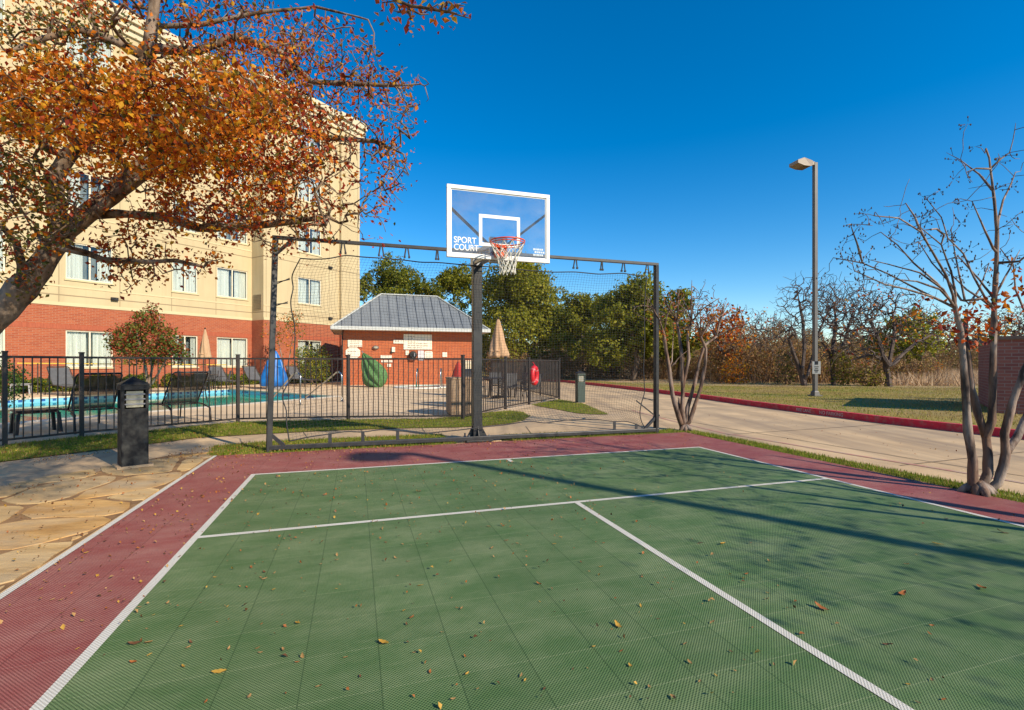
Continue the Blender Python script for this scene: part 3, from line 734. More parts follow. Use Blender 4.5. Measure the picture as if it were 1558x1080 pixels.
# keep the net off the pole
mb = MB(); RS = .0016
idx = lambda i, j: i*(NT+1)+j
Vv, Ff = [], []
def cord(ids, rad):
    n0 = len(Vv); pts = V[ids]; m = len(pts)
    tg = np.gradient(pts, axis=0); tg /= np.linalg.norm(tg, axis=1)[:, None]
    b1 = np.cross(tg, [0, 1., 0]); b1 /= np.linalg.norm(b1, axis=1)[:, None]+1e-9; b2 = np.cross(tg, b1)
    for k in range(3):
        a = 2*math.pi*k/3; Vv.append(pts+rad*(b1*math.cos(a)+b2*math.sin(a)))
    base = sum(len(x) for x in Vv[:-3])
    q = np.arange(m-1)
    for k in range(3):
        k2 = (k+1) % 3; Ff.append(np.stack([base+k*m+q, base+k2*m+q, base+k2*m+q+1, base+k*m+q+1], 1))
for i in range(1, NS): cord([idx(i, j) for j in range(0, NT+1)], RS)
for j in range(1, NT): cord([idx(i, j) for i in range(0, NS+1)], RS)
VV = np.concatenate(Vv); Mloc = nf
me_net = fast('netting', VV, np.concatenate(Ff), ROPE); me_net.parent = nf
mb = MB()
for pl in (T_, B_, L_, R_): mb.tube([Vector((p[0]-NU0, 0, p[1])) for p in pl], .009, 6)
mb.build('edge_rope', ROPE, nf, smooth=True)
for x in (522, 580, 619, 665, 875, 915, 948, 984):
    u, z0 = CV(x, 396, NV); z0 = NH
    zt = float(np.interp(u, T_[:, 0], T_[:, 1]))
    for d in ((-.022, .022) if x not in (665, 915) else (-.012, .012)):
        mb = MB(); mb.bar((u-NU0+d*.3, -.02, NH+.05), (u-NU0+d*1.6, -.01, NH-.13), .012, .02); mb.box((u-NU0+d*1.6, -.01, NH-.14), (.03, .03, .03)); mb.build('bungee_clip', ROPE, nf)
for x in (502, 552, 605, 935, 968):
    u, z = CV(x, 665, NV); zb = float(np.interp(u, B_[:, 0], B_[:, 1]))
    mb = MB(); mb.box((u-NU0, .0, (zb+.1)/2), (.05, .012, zb-.08)); mb.build('strap', ROPE, nf)
for (x0, y0, x1, y1) in ((418, 430, 441, 425), (417, 463, 438, 461), (995, 608, 978, 606)):
    a, b = CV(x0, y0, NV), CV(x1, y1, NV); mb = MB()
    mb.tube([L(*a), L(*b)], .008, 5); mb.tube([L(a[0], a[1]-.03), L(b[0], b[1]+.02)], .006, 5); mb.build('tie', ROPE, nf)

# ================================================================== FENCE ROUND THE POOL
FP = [(-11.3, 3.2), (-9.75, 5.45), (-8.0, 7.75), (-7.55, 8.62), (-5.98, 10.72), (-3.72, 11.16), (-1.13, 11.3)]
FP2 = [(-1.13, 11.3), (-.18, 13.75)]; GATE = [(-.18, 13.75), (.53, 15.3)]; FP3 = [(.53, 15.3), (1.68, 17.5)]
FP4 = [(1.68, 17.5), (1.15, 20.0), (.6, 22.6), (.05, 25.2), (-.6, 28.4), (-1.3, 31.5)]
fence = thing('pool_fence', (-1.13, 11.3, 0), 'black metal picket fence with square posts around the pool', 'fence')
def f_panel(a, b, name='picket_panel', par=fence, h=1.40, drop=0):
    a, b = Vector(a), Vector(b); d = (b-a); Ln = d.length; d.normalize(); mb = MB()
    A3, B3 = Vector((*a, 0)), Vector((*b, 0))
    for z, hh in ((h, .038), (.09, .035)): mb.bar(A3+Vector((0, 0, z)), B3+Vector((0, 0, z)), .03, hh)
    n = max(2, int(round(Ln/.114)))
    for i in range(1, n):
        p = a+d*(Ln*i/n); mb.box((p.x, p.y, (h+.09)/2), (.0155, .0155, h-.09), math.atan2(d.y, d.x))
    return mb.build(name, FENCE, par, world=True)
def f_post(p, par=fence, h=1.47):
    mb = MB(); mb.box((p[0], p[1], h/2), (.062, .062, h), .9); mb.box((p[0], p[1], h+.012), (.075, .075, .025), .9); mb.build('post', FENCE, par, world=True, bevel=.003)
for run in (FP, FP2, FP3, FP4):
    for a, b in zip(run, run[1:]): f_panel(a, b)
for p in FP[:4]+[FP[4], FP[5], FP[6]]+[FP2[1]]+[FP3[0], FP3[1]]+FP4[1:]: f_post(p)
gate = MB()
gp = f_panel((-.14, 13.84), (.49, 15.21), 'gate', fence)
mb = MB(); mb.box((.42, 15.0, 1.12), (.05, .05, .22), 1.1); mb.build('latch', FENCE, gp, world=True)

# ================================================================== LIGHT BOLLARDS
bol = thing('bollard_light', (0,0,0), 'x', 'bollard light', 'light bollards beside the paths')
mb = MB(); mb.box((0, 0, .36), (.27, .27, .72)); mb.build('column', BRONZE, bol, bevel=.008)
mb = MB()
for sx, sy in ((-1, -1), (1, -1), (1, 1), (-1, 1)): mb.box((sx*.12, sy*.12, .835), (.032, .032, .23))
mb.box((0, .119, .835), (.208, .012, .228)); mb.box((.119, .0, .835), (.012, .208, .228)); mb.box((-.11, .0, .835), (.012, .208, .228)); mb.box((0, 0, .975), (.29, .29, .05))
mb.build('lamp_housing', BRONZE, bol, bevel=.004)
mb = MB(); mb.lathe([(.205, 1.0), (.205, 1.02), (.0, 1.115)], 4, (0, 0, 0), M=Matrix.Rotation(math.pi/4, 3, 'Z')); mb.build('pyramid_cap', BRONZE, bol, bevel=.004)
mb = MB(); mb.box((.0, -.02, .835), (.17, .18, .2)); ln = mb.build('lens', LENS, bol)
mb = MB()
for z in (.775, .835, .895): mb.box((0, -.115, z), (.205, .012, .016))
mb.build('louvre', GREY, bol)
mb = MB(); mb.box((0, 0, .0), (.36, .34, .05)); mb.build('footing', CONC, bol)
place(bol, True, (-4.72, 6.12, .02), .82, 'dark square bollard light with pyramid cap standing on the flagstones')
b2 = place(bol, False, (2.22, 16.0, .01), .22, 'green grey bollard light on the grass wedge near the road')
for ch in b2.children:
    if ch.name.startswith('column') or ch.name.startswith('lamp_housing'):
        ch.data = ch.data.copy(); ch.data.materials[0] = GREENP
b2.scale = (.95, .95, .95)

# ================================================================== LAMP POSTS
def lamp_post(base, h, yaw, label):
    t = thing('lamp_post', base, label, 'lamp post', 'shoebox lamp posts', yaw)
    mb = MB(); mb.box((0, 0, h/2), (.125, .125, h)); mb.build('pole', POLEG, t, bevel=.008)
    mb = MB(); mb.box((0, 0, .03), (.32, .32, .05)); mb.lathe([(.15, .05), (.13, .16), (.1, .2)], 4, M=Matrix.Rotation(math.pi/4, 3, 'Z')); mb.build('base_cover', POLEG, t, bevel=.005)
    mb = MB()   # tapered shoebox head, reaching along local -x
    z = h-.06
    pr = [(-.16, .09), (-.62, .12), (-.88, .02), (-.88, -.09), (-.62, -.16), (-.34, -.16), (-.16, -.06)]
    n = len(pr); vs = [(x, -.21 if abs(x) > .2 else -.09, z+q) for x, q in pr]+[(x, .21 if abs(x) > .2 else .09, z+q) for x, q in pr]
    mb.add(vs, [tuple(range(n)), tuple(range(2*n-1, n-1, -1))]+[(i, n+i, n+(i+1)%n, (i+1)%n) for i in range(n)])
    mb.box((-.11, 0, z+.02), (.12, .1, .12)); hd = mb.build('lamp_head', LAMPG, t, bevel=.006)
    mb = MB(); mb.box((-.5, 0, z-.163), (.26, .34, .012)); mb.build('lens', M('amber_lens', (.2,.14,.05), (.12,.08,.03), rough=.2), hd)
    return t
lamp = lamp_post(G(1240, 608.5)+Vector((0, 0, .13)), 8.28, .2, 'tall square lamp post with one angled head on the verge')
mb = MB(); mb.box((-.06, -.13, 1.02), (.25, .008, .44), -.62)
mb.build('sign_plate', M('sign_white', (.62,.6,.52), (.5,.48,.42), rough=.5), lamp)
R_ = Matrix.Rotation(-.62, 3, 'Z')
def sgn(x, z, wd, h):
    mb = MB(); p = Vector((-.06, -.13, 1.02))+R_@Vector((x, -.007, z)); mb.box(p, (wd, .003, h), -.62); mb.build('sign_mark', BLACK, lamp)
sgn(0, .165, .1, .12); sgn(0, .03, .13, .025); sgn(.0, -.03, .1, .02); sgn(0, -.09, .12, .035); sgn(0, -.15, .08, .03)
lamp_post((9.55, -2.1, .004), 8.6, .3, 'lamp post behind the viewer whose long shadow crosses the court')

# fire lane lettering on the kerb face
def on_kerb(i0, f):
    a, b = Vector(KERB[i0]), Vector(KERB[i0+1]); return a.lerp(b, f), (b-a).normalized()
KT = M('faded_white_paint', (.62,.44,.42), (.48,.2,.2), rough=.8, scale=9, lo=.3, hi=.7)
for body, P0 in (('FIRE LANE', (1209, 627)), ('NO PARKING', (1244, 632))):
    g0 = G(*P0); best = min(((on_kerb(i, f/40)[0]-Vector((g0.x, g0.y))).length, i, f/40) for i in range(len(KERB)-1) for f in range(40))
    p, d = on_kerb(best[1], best[2]); nrm = Vector((d.y, -d.x))
    loc = Vector((p.x-d.y*.004, p.y+d.x*.004, .04))+Vector((nrm.x, nrm.y, 0))*.006
    o = text('kerb_lettering', body, .115, KT, kerb, loc, rot=(math.radians(86), 0, math.atan2(d.y, d.x)), xs=1.02, bold=.002)
# ================================================================== HOTEL
HT = thing('hotel_building', (-20.64, 24, 0), 'five storey cream stucco hotel on a red brick ground floor', 'hotel', rz=math.radians(60))
BRICK_Z, ROOF_Z = 4.02, 18.55
def facade(mb, x0, x1, z0, z1, y, opens, dep=.16):
    xs = sorted({x0, x1, *[min(max(o[i], x0), x1) for o in opens for i in (0, 1)]}); zs = sorted({z0, z1, *[min(max(o[i], z0), z1) for o in opens for i in (2, 3)]})
    for xa, xb in zip(xs, xs[1:]):
        for za, zb in zip(zs, zs[1:]):
            xm, zm = (xa+xb)/2, (za+zb)/2
            if any(o[0] < xm < o[1] and o[2] < zm < o[3] for o in opens): continue
            mb.add([(xa, y, za), (xb, y, za), (xb, y, zb), (xa, y, zb)], [(0,1,2,3)])
    for a, b, c, d in opens:
        if not (z0 <= c < z1): continue
        mb.add([(a, y, c), (b, y, c), (b, y, d), (a, y, d), (a, y+dep, c), (b, y+dep, c), (b, y+dep, d), (a, y+dep, d)],
               [(0,4,5,1), (1,5,6,2), (2,6,7,3), (3,7,4,0)])
SILL = [1.12, 5.32, 8.79, 12.26, 15.73]; WH = 1.76
colsA = [(-11.9, -10.56), (-8.7, -6.85), (-4.8, -2.95), (-.9, .96), (3.68, 5.02), (6.1, 8.0)]
YB = -1.21
colsB = [(8.27+2.45, 8.27+4.3)]
opA = [(a, b, z, z+WH) for a, b in colsA for z in SILL]
opB = [(a, b, z, z+WH) for a, b in colsB for z in SILL]
for nm, z0, z1, mt in (('stucco_wall', BRICK_Z, ROOF_Z, STUCCO), ('brick_wall', 0, BRICK_Z-.0, HILL_BRICK)):
    mb = MB()
    facade(mb, -16, 8.27, z0, z1, 0, [o for o in opA if z0 <= o[2] < z1])
    facade(mb, 8.27, 14.13, z0, z1, YB, [o for o in opB if z0 <= o[2] < z1])
    facade(mb, 14.13, 15.86, z0, z1, YB-.22, [])
    for x, ya, yb in ((8.27, 0, YB), (14.13, YB, YB-.22)): mb.add([(x, ya, z0), (x, yb, z0), (x, yb, z1), (x, ya, z1)], [(0,1,2,3)])
    mb.add([(15.86, YB-.22, z0), (15.86, 13, z0), (15.86, 13, z1), (15.86, YB-.22, z1)], [(0,1,2,3)])
    mb.add([(-16, 13, z0), (-16, 0, z0), (-16, 0, z1), (-16, 13, z1)], [(0,1,2,3)])
    mb.add([(15.86, 13, z0), (-16, 13, z0), (-16, 13, z1), (15.86, 13, z1)], [(0,1,2,3)])
    mb.build(nm, mt, HT)
mb = MB()
for xa, xb, y in ((-16, 8.27, 0), (8.27, 14.13, YB), (14.13, 15.86, YB-.22)):
    mb.span((xa, y-.03, BRICK_Z), (xb, y-.003, BRICK_Z+.16))
    for z in SILL[1:]: mb.span((xa, y-.02, z-.42), (xb, y-.003, z-.34))
mb.build('band_course', STUC_L, HT)
mb = MB()
for xa, xb, y in ((-16.3, 8.27, 0), (8.0, 14.0, YB), (13.9, 16.2, YB-.22)):
    for q, (o_, za, zb) in enumerate(((.12, -.35, -.05), (.26, -.05, .28), (.42, .28, .62), (.34, .62, .8))):
        mb.span((xa-(.02 if y else 0)-q*.001, y-o_, ROOF_Z+za), (xb+(.0 if y == 0 else .02)+q*.001, y+1.0 if y else .9, ROOF_Z+zb))
mb.build('cornice', M('cornice_tan', (.6,.51,.35), (.54,.46,.31), rough=.8, scale=1), HT)
mb = MB(); mb.span((-15.9, .5, ROOF_Z-.2), (15.7, 12.9, ROOF_Z)); mb.build('roof', GREY, HT)
mb = MB()
for r_ in range(9): mb.box((8.255, -.62, 4.75+r_*.1), (.03, .8, .06))
mb.span((8.24, -1.04, 4.68), (8.268, -.2, 5.62)); mb.build('vent_grille', M('louvre_tan', (.3,.23,.13), (.25,.19,.11), rough=.7), HT)
# soldier course over the ground floor openings and the brick top
SOLD = M('soldier_brick', (.4,.1,.045), (.3,.07,.032), rough=.85, scale=14, stretch=(3,3,.3))
mb = MB()
for xa, xb, y in ((-16, 8.27, 0), (8.27, 14.13, YB)): mb.span((xa, y-.012, 2.92), (xb, y-.0025, 3.14))
mb.build('soldier_course', SOLD, HT)
def window(a, b, z, y):
    h = WH; fr = MB(); f = .055; yy = y+.07
    for zz in (z+f/2, z+h-f/2): fr.box(((a+b)/2, yy, zz), (b-a, .06, f))
    for xx in (a+f/2, b-f/2): fr.box((xx, yy, z+h/2), (f, .06, h-2*f))
    fr.box(((a+b)/2, yy, z+h/2), (.06, .062, h-2*f)); w_ = fr.build('window', CREAM, HT)
    g = MB(); g.box(((a+b)/2, yy, z+h/2), (b-a-2*f-.002, .008, h-2*f-.002)); g.build('pane', GLASS, w_)
    s_ = MB(); s_.span((a-.06, y-.05, z-.085), (b+.06, y+.03, z-.002)); s_.build('sill', STUC_L, w_)
    c = MB(); yc = y+.2; Wd = b-a; op = random.uniform(.08, .62)
    for xa, xb in ((a+.03, a+Wd*(.5-op*.3)), (b-Wd*(.5-op*.45), b-.03)):
        n = 26; vs = []
        for i in range(n+1):
            x = xa+(xb-xa)*i/n; d = .028*math.sin(i*1.9)+.012*math.sin(i*4.7); vs += [(x, yc+d, z+.04), (x, yc+d, z+h-.02)]
        c.add(vs, [(2*i, 2*i+2, 2*i+3, 2*i+1) for i in range(n)])
    c.build('curtain', CURTAIN, w_)
    r = MB(); r.span((a-.05, y+.5, z-.05), (b+.05, y+.55, z+h+.05)); r.span((a-.05, y+.161, z-.06), (b+.05, y+.5, z-.051)); r.span((a-.06, y+.161, z-.05), (a-.052, y+.5, z+h)); r.span((b+.052, y+.161, z-.05), (b+.06, y+.5, z+h)); r.span((a-.05, y+.161, z+h+.002), (b+.05, y+.5, z+h+.01))
    r.build('room_interior', ROOM, w_)
for a, b in colsA:
    for z in SILL: window(a, b, z, 0)
for a, b in colsB:
    for z in SILL: window(a, b, z, YB)
for x, z, y in ((1.0, 4.55, 0), (13.3, 8.1, YB), (13.3, 4.5, YB)):
    mb = MB(); mb.box((x, y-.07, z), (.3, .12, .16)); mb.build('wall_light', BRONZE, HT, bevel=.01)

# ================================================================== POOL HOUSE
PX, PY = -10.1, 29.2; PW, PD, PE = 8.3, 4.5, 3.28
PH = thing('pool_house', (PX, PY, 0), 'low red brick pool house with a grey standing seam hip roof', 'pool house', rz=TH)
mb = MB(); mb.span((0, 0, 0), (PW, PD, PE)); mb.build('wall', PH_BRICK, PH)
ov = .55; x0, x1, y0, y1 = -ov, PW+ov, -.75, PD+.5
zr = 5.78; hy = (y0+y1)/2; hx = (y1-y0)/2; ze = PE+.16
mb = MB()
A, B, C_, D = (x0, y0, ze), (x1, y0, ze), (x1, y1, ze), (x0, y1, ze); R0, R1 = (x0+hx, hy, zr), (x1-hx, hy, zr)
mb.add([A, B, C_, D, R0, R1], [(0,1,5,4), (1,2,5), (2,3,4,5), (3,0,4)]); mb.build('roof', ROOF, PH)
roof = [c for c in PH.children if c.name.startswith('roof')][0]
mb = MB(); k = (zr-ze)/hx
nse = 17
for i in range(1, nse):
    x = x0+(x1-x0)*i/nse; run = min(hx, x-x0, x1-x); up = Vector((0, -k, 1)).normalized()
    a, b = Vector((x, y0+.01, ze+.02)), Vector((x, y0+run-.01, ze+run*k+.02)); mb.bar(a, b, .035, .05)
    a, b = Vector((x, y1-.01, ze+.02)), Vector((x, y1-run+.01, ze+run*k+.02)); mb.bar(a, b, .035, .05)
for i in range(1, 10):
    y = y0+(y1-y0)*i/10; run = min(y-y0, y1-y)
    mb.bar((x0+.01, y, ze+.02), (x0+run-.01, y, ze+run*k+.02), .035, .05); mb.bar((x1-.01, y, ze+.02), (x1-run+.01, y, ze+run*k+.02), .035, .05)
mb.build('standing_seam', ROOFS, roof)
mb = MB()
for p in (A, D): mb.bar(Vector(p)+Vector((0, 0, .03)), Vector(R0)+Vector((0, 0, .04)), .12, .05)
for p in (B, C_): mb.bar(Vector(p)+Vector((0, 0, .03)), Vector(R1)+Vector((0, 0, .04)), .12, .05)
mb.bar(Vector(R0)+Vector((0, 0, .04)), Vector(R1)+Vector((0, 0, .04)), .14, .06); mb.build('ridge_cap', FASCIA, roof)
mb = MB()
mb.span((x0-.06, y0-.08, ze-.17), (x1+.06, y0-.002, ze+.03)); mb.span((x0-.06, y1+.002, ze-.17), (x1+.06, y1+.08, ze+.03))
mb.span((x0-.08, y0, ze-.17), (x0-.002, y1, ze+.03)); mb.span((x1+.002, y0, ze-.17), (x1+.08, y1, ze+.03)); mb.build('gutter', FASCIA, PH)
mb = MB(); mb.span((x0, y0, ze-.16), (x1, y1, ze-.1)); mb.build('soffit', CREAM, PH)
mb = MB(); mb.tube([(.06, -.35, ze-.15), (.06, -.3, ze-.28), (.02, -.06, ze-.5), (.02, -.05, .1), (.02, -.2, .05)], .04, 6); mb.build('downspout', BRONZE, PH)
mb = MB(); mb.tube([(PW-.2, -.35, ze-.15), (PW-.16, -.3, ze-.28), (PW-.1, -.06, ze-.5), (PW-.1, -.05, .1)], .04, 6); mb.build('downspout', CREAM, PH)
PM = PH.matrix_basis.copy(); PM = Matrix.Translation((PX, PY, 0)) @ Matrix.Rotation(TH, 4, 'Z'); PMi = PM.inverted()
def on_wall(px, py):                               # a sight line met with the front wall, in the wall's own axes
    d = Vector(((px-CX)/F, 1, (HY-py)/F)); o = Vector((0, 0, HC))
    n_ = PM.to_3x3() @ Vector((0, -1, 0)); p0 = Vector((PX, PY, 0)); t_ = (p0-o).dot(n_)/d.dot(n_)
    return PMi @ (o+d*t_)
SIGNW = M('sign_cream', (.8,.73,.6), (.74,.67,.53), rough=.5, scale=2); SIGNP = M('sign_paper', (.75,.72,.76), (.68,.65,.68), rough=.6)
SGREY = M('sign_ink', (.32,.26,.2), (.4,.33,.25), rough=.6)
def wall_sign(px0, py0, px1, py1, label, mat=SIGNW, oct_=0, lines=0, off=.025, cat='sign', name='wall_sign'):
    a, b = on_wall(px0, py1), on_wall(px1, py0); c = (a+b)/2; wd, h = b.x-a.x, b.z-a.z
    t = thing(name, PM @ Vector((c.x, -off-.004, c.z)), label, cat, 'notices on the pool house wall', TH)
    mb = MB(); q = oct_*min(wd, h)
    pl = [(-wd/2+q, -h/2), (wd/2-q, -h/2), (wd/2, -h/2+q), (wd/2, h/2-q), (wd/2-q, h/2), (-wd/2+q, h/2), (-wd/2, h/2-q), (-wd/2, -h/2+q)] if q else [(-wd/2, -h/2), (wd/2, -h/2), (wd/2, h/2), (-wd/2, h/2)]
    n = len(pl); vs = [(x, -off, z) for x, z in pl]+[(x, off, z) for x, z in pl]
    mb.add(vs, [tuple(range(n)), tuple(range(2*n-1, n-1, -1))]+[(i, n+i, n+(i+1)%n, (i+1)%n) for i in range(n)]); mb.build('plate', mat, t, bevel=.003)
    if lines:
        mb = MB()
        for i in range(lines):
            z = h*(.36-.72*i/max(1, lines-1)) if lines > 1 else 0
            x = -wd*.36
            while x < wd*.34:
                d = wd*random.uniform(.05, .16); mb.box((x+d/2, -off-.003, z), (d, .003, min(.045, h/lines*.3))); x += d+wd*.03
                if random.random() < .08: break
        mb.build('printed_lines', SGREY, t)
    return t
wall_sign(529, 517.5, 551, 527.5, 'wide cream notice above the eight sided one at the left end of the pool house', lines=3)
wall_sign(526, 528.5, 548, 545, 'eight sided cream notice beside the downspout of the pool house', oct_=.28, lines=4)
wall_sign(579, 540.5, 596, 546, 'small white notice left of the wall phone just above the fence rail', lines=2)
wall_sign(580, 548, 597, 551, 'narrow white strip notice lowest in its column behind the fence rail', lines=1)
wall_sign(589, 553.5, 595, 558, 'tiny white label behind the fence pickets on the brick wall', lines=0)
wall_sign(598.5, 517, 613.5, 522.5, 'narrow cream strip touching the left edge of the big rules board', lines=1)
wall_sign(614, 509, 657, 531.5, 'big cream rules board high in the middle of the pool house wall', lines=7)
wall_sign(617, 533, 622, 540, 'small cream square left of the round wall phone', lines=0)
wall_sign(636, 533.5, 645, 548, 'upright white paper right of the round wall phone', SIGNP, lines=6)
wall_sign(646, 534, 658, 546.5, 'cream notice with cut corners right of the white paper', oct_=.12, lines=4)
wall_sign(673, 536, 680, 543, 'lone small white square on bare brick near the right end', lines=0)
wall_sign(718.5, 512, 723, 525, 'upper cream notice at the right corner of the pool house', lines=3)
wall_sign(718.5, 530, 723, 543, 'lower cream notice at the right corner of the pool house', lines=3)
p = on_wall(628, 540)
ph = thing('wall_phone', PM @ Vector((p.x, -.09, p.z)), 'round dark hooded wall phone below the big rules board', 'wall phone', rz=TH)
mb = MB(); mb.lathe([(.2, -.06), (.24, .0), (.24, .12), (.2, .2), (0, .22)], 14, M=Matrix.Rotation(math.pi/2, 3, 'X')); mb.build('hood', BRONZE, ph)
mb = MB(); mb.box((-.03, -.02, -.2), (.36, .14, .28)); mb.build('backing_box', M('brown_box', (.2,.06,.03), (.15,.045,.025), rough=.7), ph, bevel=.01)
mb = MB(); mb.box((.06, -.235, .0), (.07, .05, .2)); mb.build('handset', DULL, ph, bevel=.01)
p = on_wall(571.5, 528.7); t = thing('oval_wall_light', PM @ Vector((p.x, -.05, p.z)), 'grey oval light fixture on the brick wall left of the rules board', 'wall light', rz=TH)
mb = MB(); mb.lathe([(.2, -.05), (.2, .02), (.15, .1), (0, .12)], 16, M=Matrix.Scale(.6, 3, (0,0,1)) @ Matrix.Rotation(math.pi/2, 3, 'X')); mb.build('body', DULL, t, smooth=True)
mb = MB(); mb.lathe([(.12, .1), (.09, .14), (0, .15)], 16, M=Matrix.Scale(.6, 3, (0,0,1)) @ Matrix.Rotation(math.pi/2, 3, 'X')); mb.build('lens', LENS, t)
p = on_wall(598.5, 532.5); t = thing('junction_box', PM @ Vector((p.x, -.06, p.z)), 'white electrical box with dark lower corner on the brick wall', 'electrical box', rz=TH)
mb = MB(); mb.box((0, 0, .03), (.2, .12, .3)); mb.build('box', SIGNW, t, bevel=.01)
mb = MB(); mb.box((-.1, 0, -.12), (.12, .1, .12)); mb.build('switch', BRONZE, t)

# brick enclosure at the right edge
EN = thing('brick_enclosure', G(1518, 637.5)+Vector((0, 0, .13)), 'low dark red brick enclosure wall at the right edge of the verge', 'brick wall', rz=math.radians(-39))
mb = MB(); mb.span((0, 0, -.2), (4.2, 4.2, 1.72)); mb.build('wall', WALL_BRICK, EN)
mb = MB(); mb.span((-.05, -.05, 1.722), (4.25, 4.25, 1.80)); mb.build('coping', M('brick_coping', (.2,.13,.1), (.15,.1,.08), rough=.9, scale=6), EN)

# ================================================================== POOL FURNITURE
lg = thing('lounge_chair', (0,0,0), 'x', 'lounge chair', 'sling lounge chairs around the pool')
# local +x points to the feet, back rest rises at x = 0; width along y
mb = MB(); wd = .34
for s in (-1, 1):
    mb.tube([(.62, s*wd, .40), (1.86, s*wd, .36), (1.92, s*wd, .30)], .017, 6)
    mb.tube([(.62, s*wd, .40), (.30, s*wd, .38), (.02, s*(wd+.02), .32)], .017, 6)
mb.tube([(1.90, -wd, .33), (1.90, wd, .33)], .015, 6); mb.tube([(.62, -wd, .38), (.62, wd, .38)], .014, 6)
mb.build('frame', FENCE, lg, smooth=True)
for x, dx in ((.02, -.06), (1.62, .06)):
    for s in (-1, 1):
        mb = MB(); mb.tube([(x+.25*(1 if x < 1 else 0), s*(wd+.03), .36), (x, s*(wd+.03), .31), (x+dx, s*(wd+.03), .0)], .017, 6); mb.build('leg', FENCE, lg, smooth=True)
def slingm(x0, z0, x1, z1, sag):
    mb = MB(); n = 8; vs = []
    for i in range(n+1):
        f = i/n; x = x0+(x1-x0)*f; z = z0+(z1-z0)*f
        for j in range(5):
            y = -wd+.02+(2*wd-.04)*j/4; d = sag*4*f*(1-f)*(1-((j-2)/2)**2*.6); vs.append((x-d*(z1-z0)/1.0*-0, y, z-d))
    mb.add(vs, [(i*5+j, i*5+j+1, (i+1)*5+j+1, (i+1)*5+j) for i in range(n) for j in range(4)]); return mb
slingm(.64, .405, 1.86, .365, .03).build('seat', SLING, lg, smooth=True)
bk = slingm(.60, .41, .03, 1.06, .02).build('backrest', SLING, lg, smooth=True)
mb = MB()
for s in (-1, 1): mb.tube([(.62, s*wd, .40), (.05, s*wd, 1.05), (.0, s*(wd-.03), 1.09)], .017, 6)
mb.tube([(.0, -wd+.03, 1.09), (.0, wd-.03, 1.09)], .022, 6); mb.build('back_frame', FENCE, bk, smooth=True)
for s in (-1, 1):
    mb = MB(); mb.tube([(.28, s*(wd+.01), .80), (.14, s*(wd+.03), .42)], .012, 5); mb.build('back_prop', FENCE, lg)
AN = math.atan2(.6, -.8)
spots = [((-6.85, 10.5), AN, 'sling lounge chair with back to the fence nearest the net post'),
         ((-7.72, 9.22), AN, 'sling lounge chair with back to the fence behind the dark bollard'),
         ((-8.75, 7.6), AN, 'sling lounge chair cut by the left edge of the photo')]
for i, (p, a, l_) in enumerate(spots): place(lg, i == 0, (*p, .012), a, l_)
A2 = math.atan2(-.5, .866)
def G2(px, py): q = G(px, py); return (q.x, q.y)
far = [(W(99, 590, 20.3), 'grey lounge chair facing the pool below the left hotel window'),
       (W(386, 590, 26.6), 'grey lounge chair facing the pool left of the blue covered lift'),
       (W(450, 590, 28.2), 'grey lounge chair beside the round green shrub'),
       (W(335, 590, 26.2), 'grey lounge chair partly behind the patio chairs by the hotel')]
lf = None
for p, l_ in far:
    o = place(lg, False, (p.x-.3, p.y, .012), A2, l_)
    o.scale = (1.05, 1.05, 1.05)
    for ch in o.children:
        if ch.name.split('.')[0] in ('seat', 'backrest'):
            ch.data = ch.data.copy(); ch.data.materials[0] = SLINGG
st = thing('side_table', (*G2(55, 659), .012), 'small dark side table between two lounge chairs by the fence', 'side table', rz=.95)
mb = MB(); mb.box((0, 0, .425), (.62, .5, .03)); mb.box((0, 0, .385), (.56, .44, .03)); mb.build('tabletop', M('brown_top', (.1,.05,.035), (.07,.035,.025), rough=.5), st, bevel=.006)
for sx in (-1, 1):
    for sy in (-1, 1):
        mb = MB(); mb.bar((sx*.27, sy*.2, .37), (sx*.3, sy*.23, 0), .035, .05); mb.build('leg', FENCE, st)
st2 = copy_tree(st); q = W(32, 597, 20.6); st2.location = (q.x, q.y, .012); st2.rotation_euler.z = .6
st2['label'] = 'low pale framed table across the pool in front of the hedge'
for ch in st2.children: ch.data = ch.data.copy(); ch.data.materials[0] = GREY
st['group'] = st2['group'] = 'low side tables'

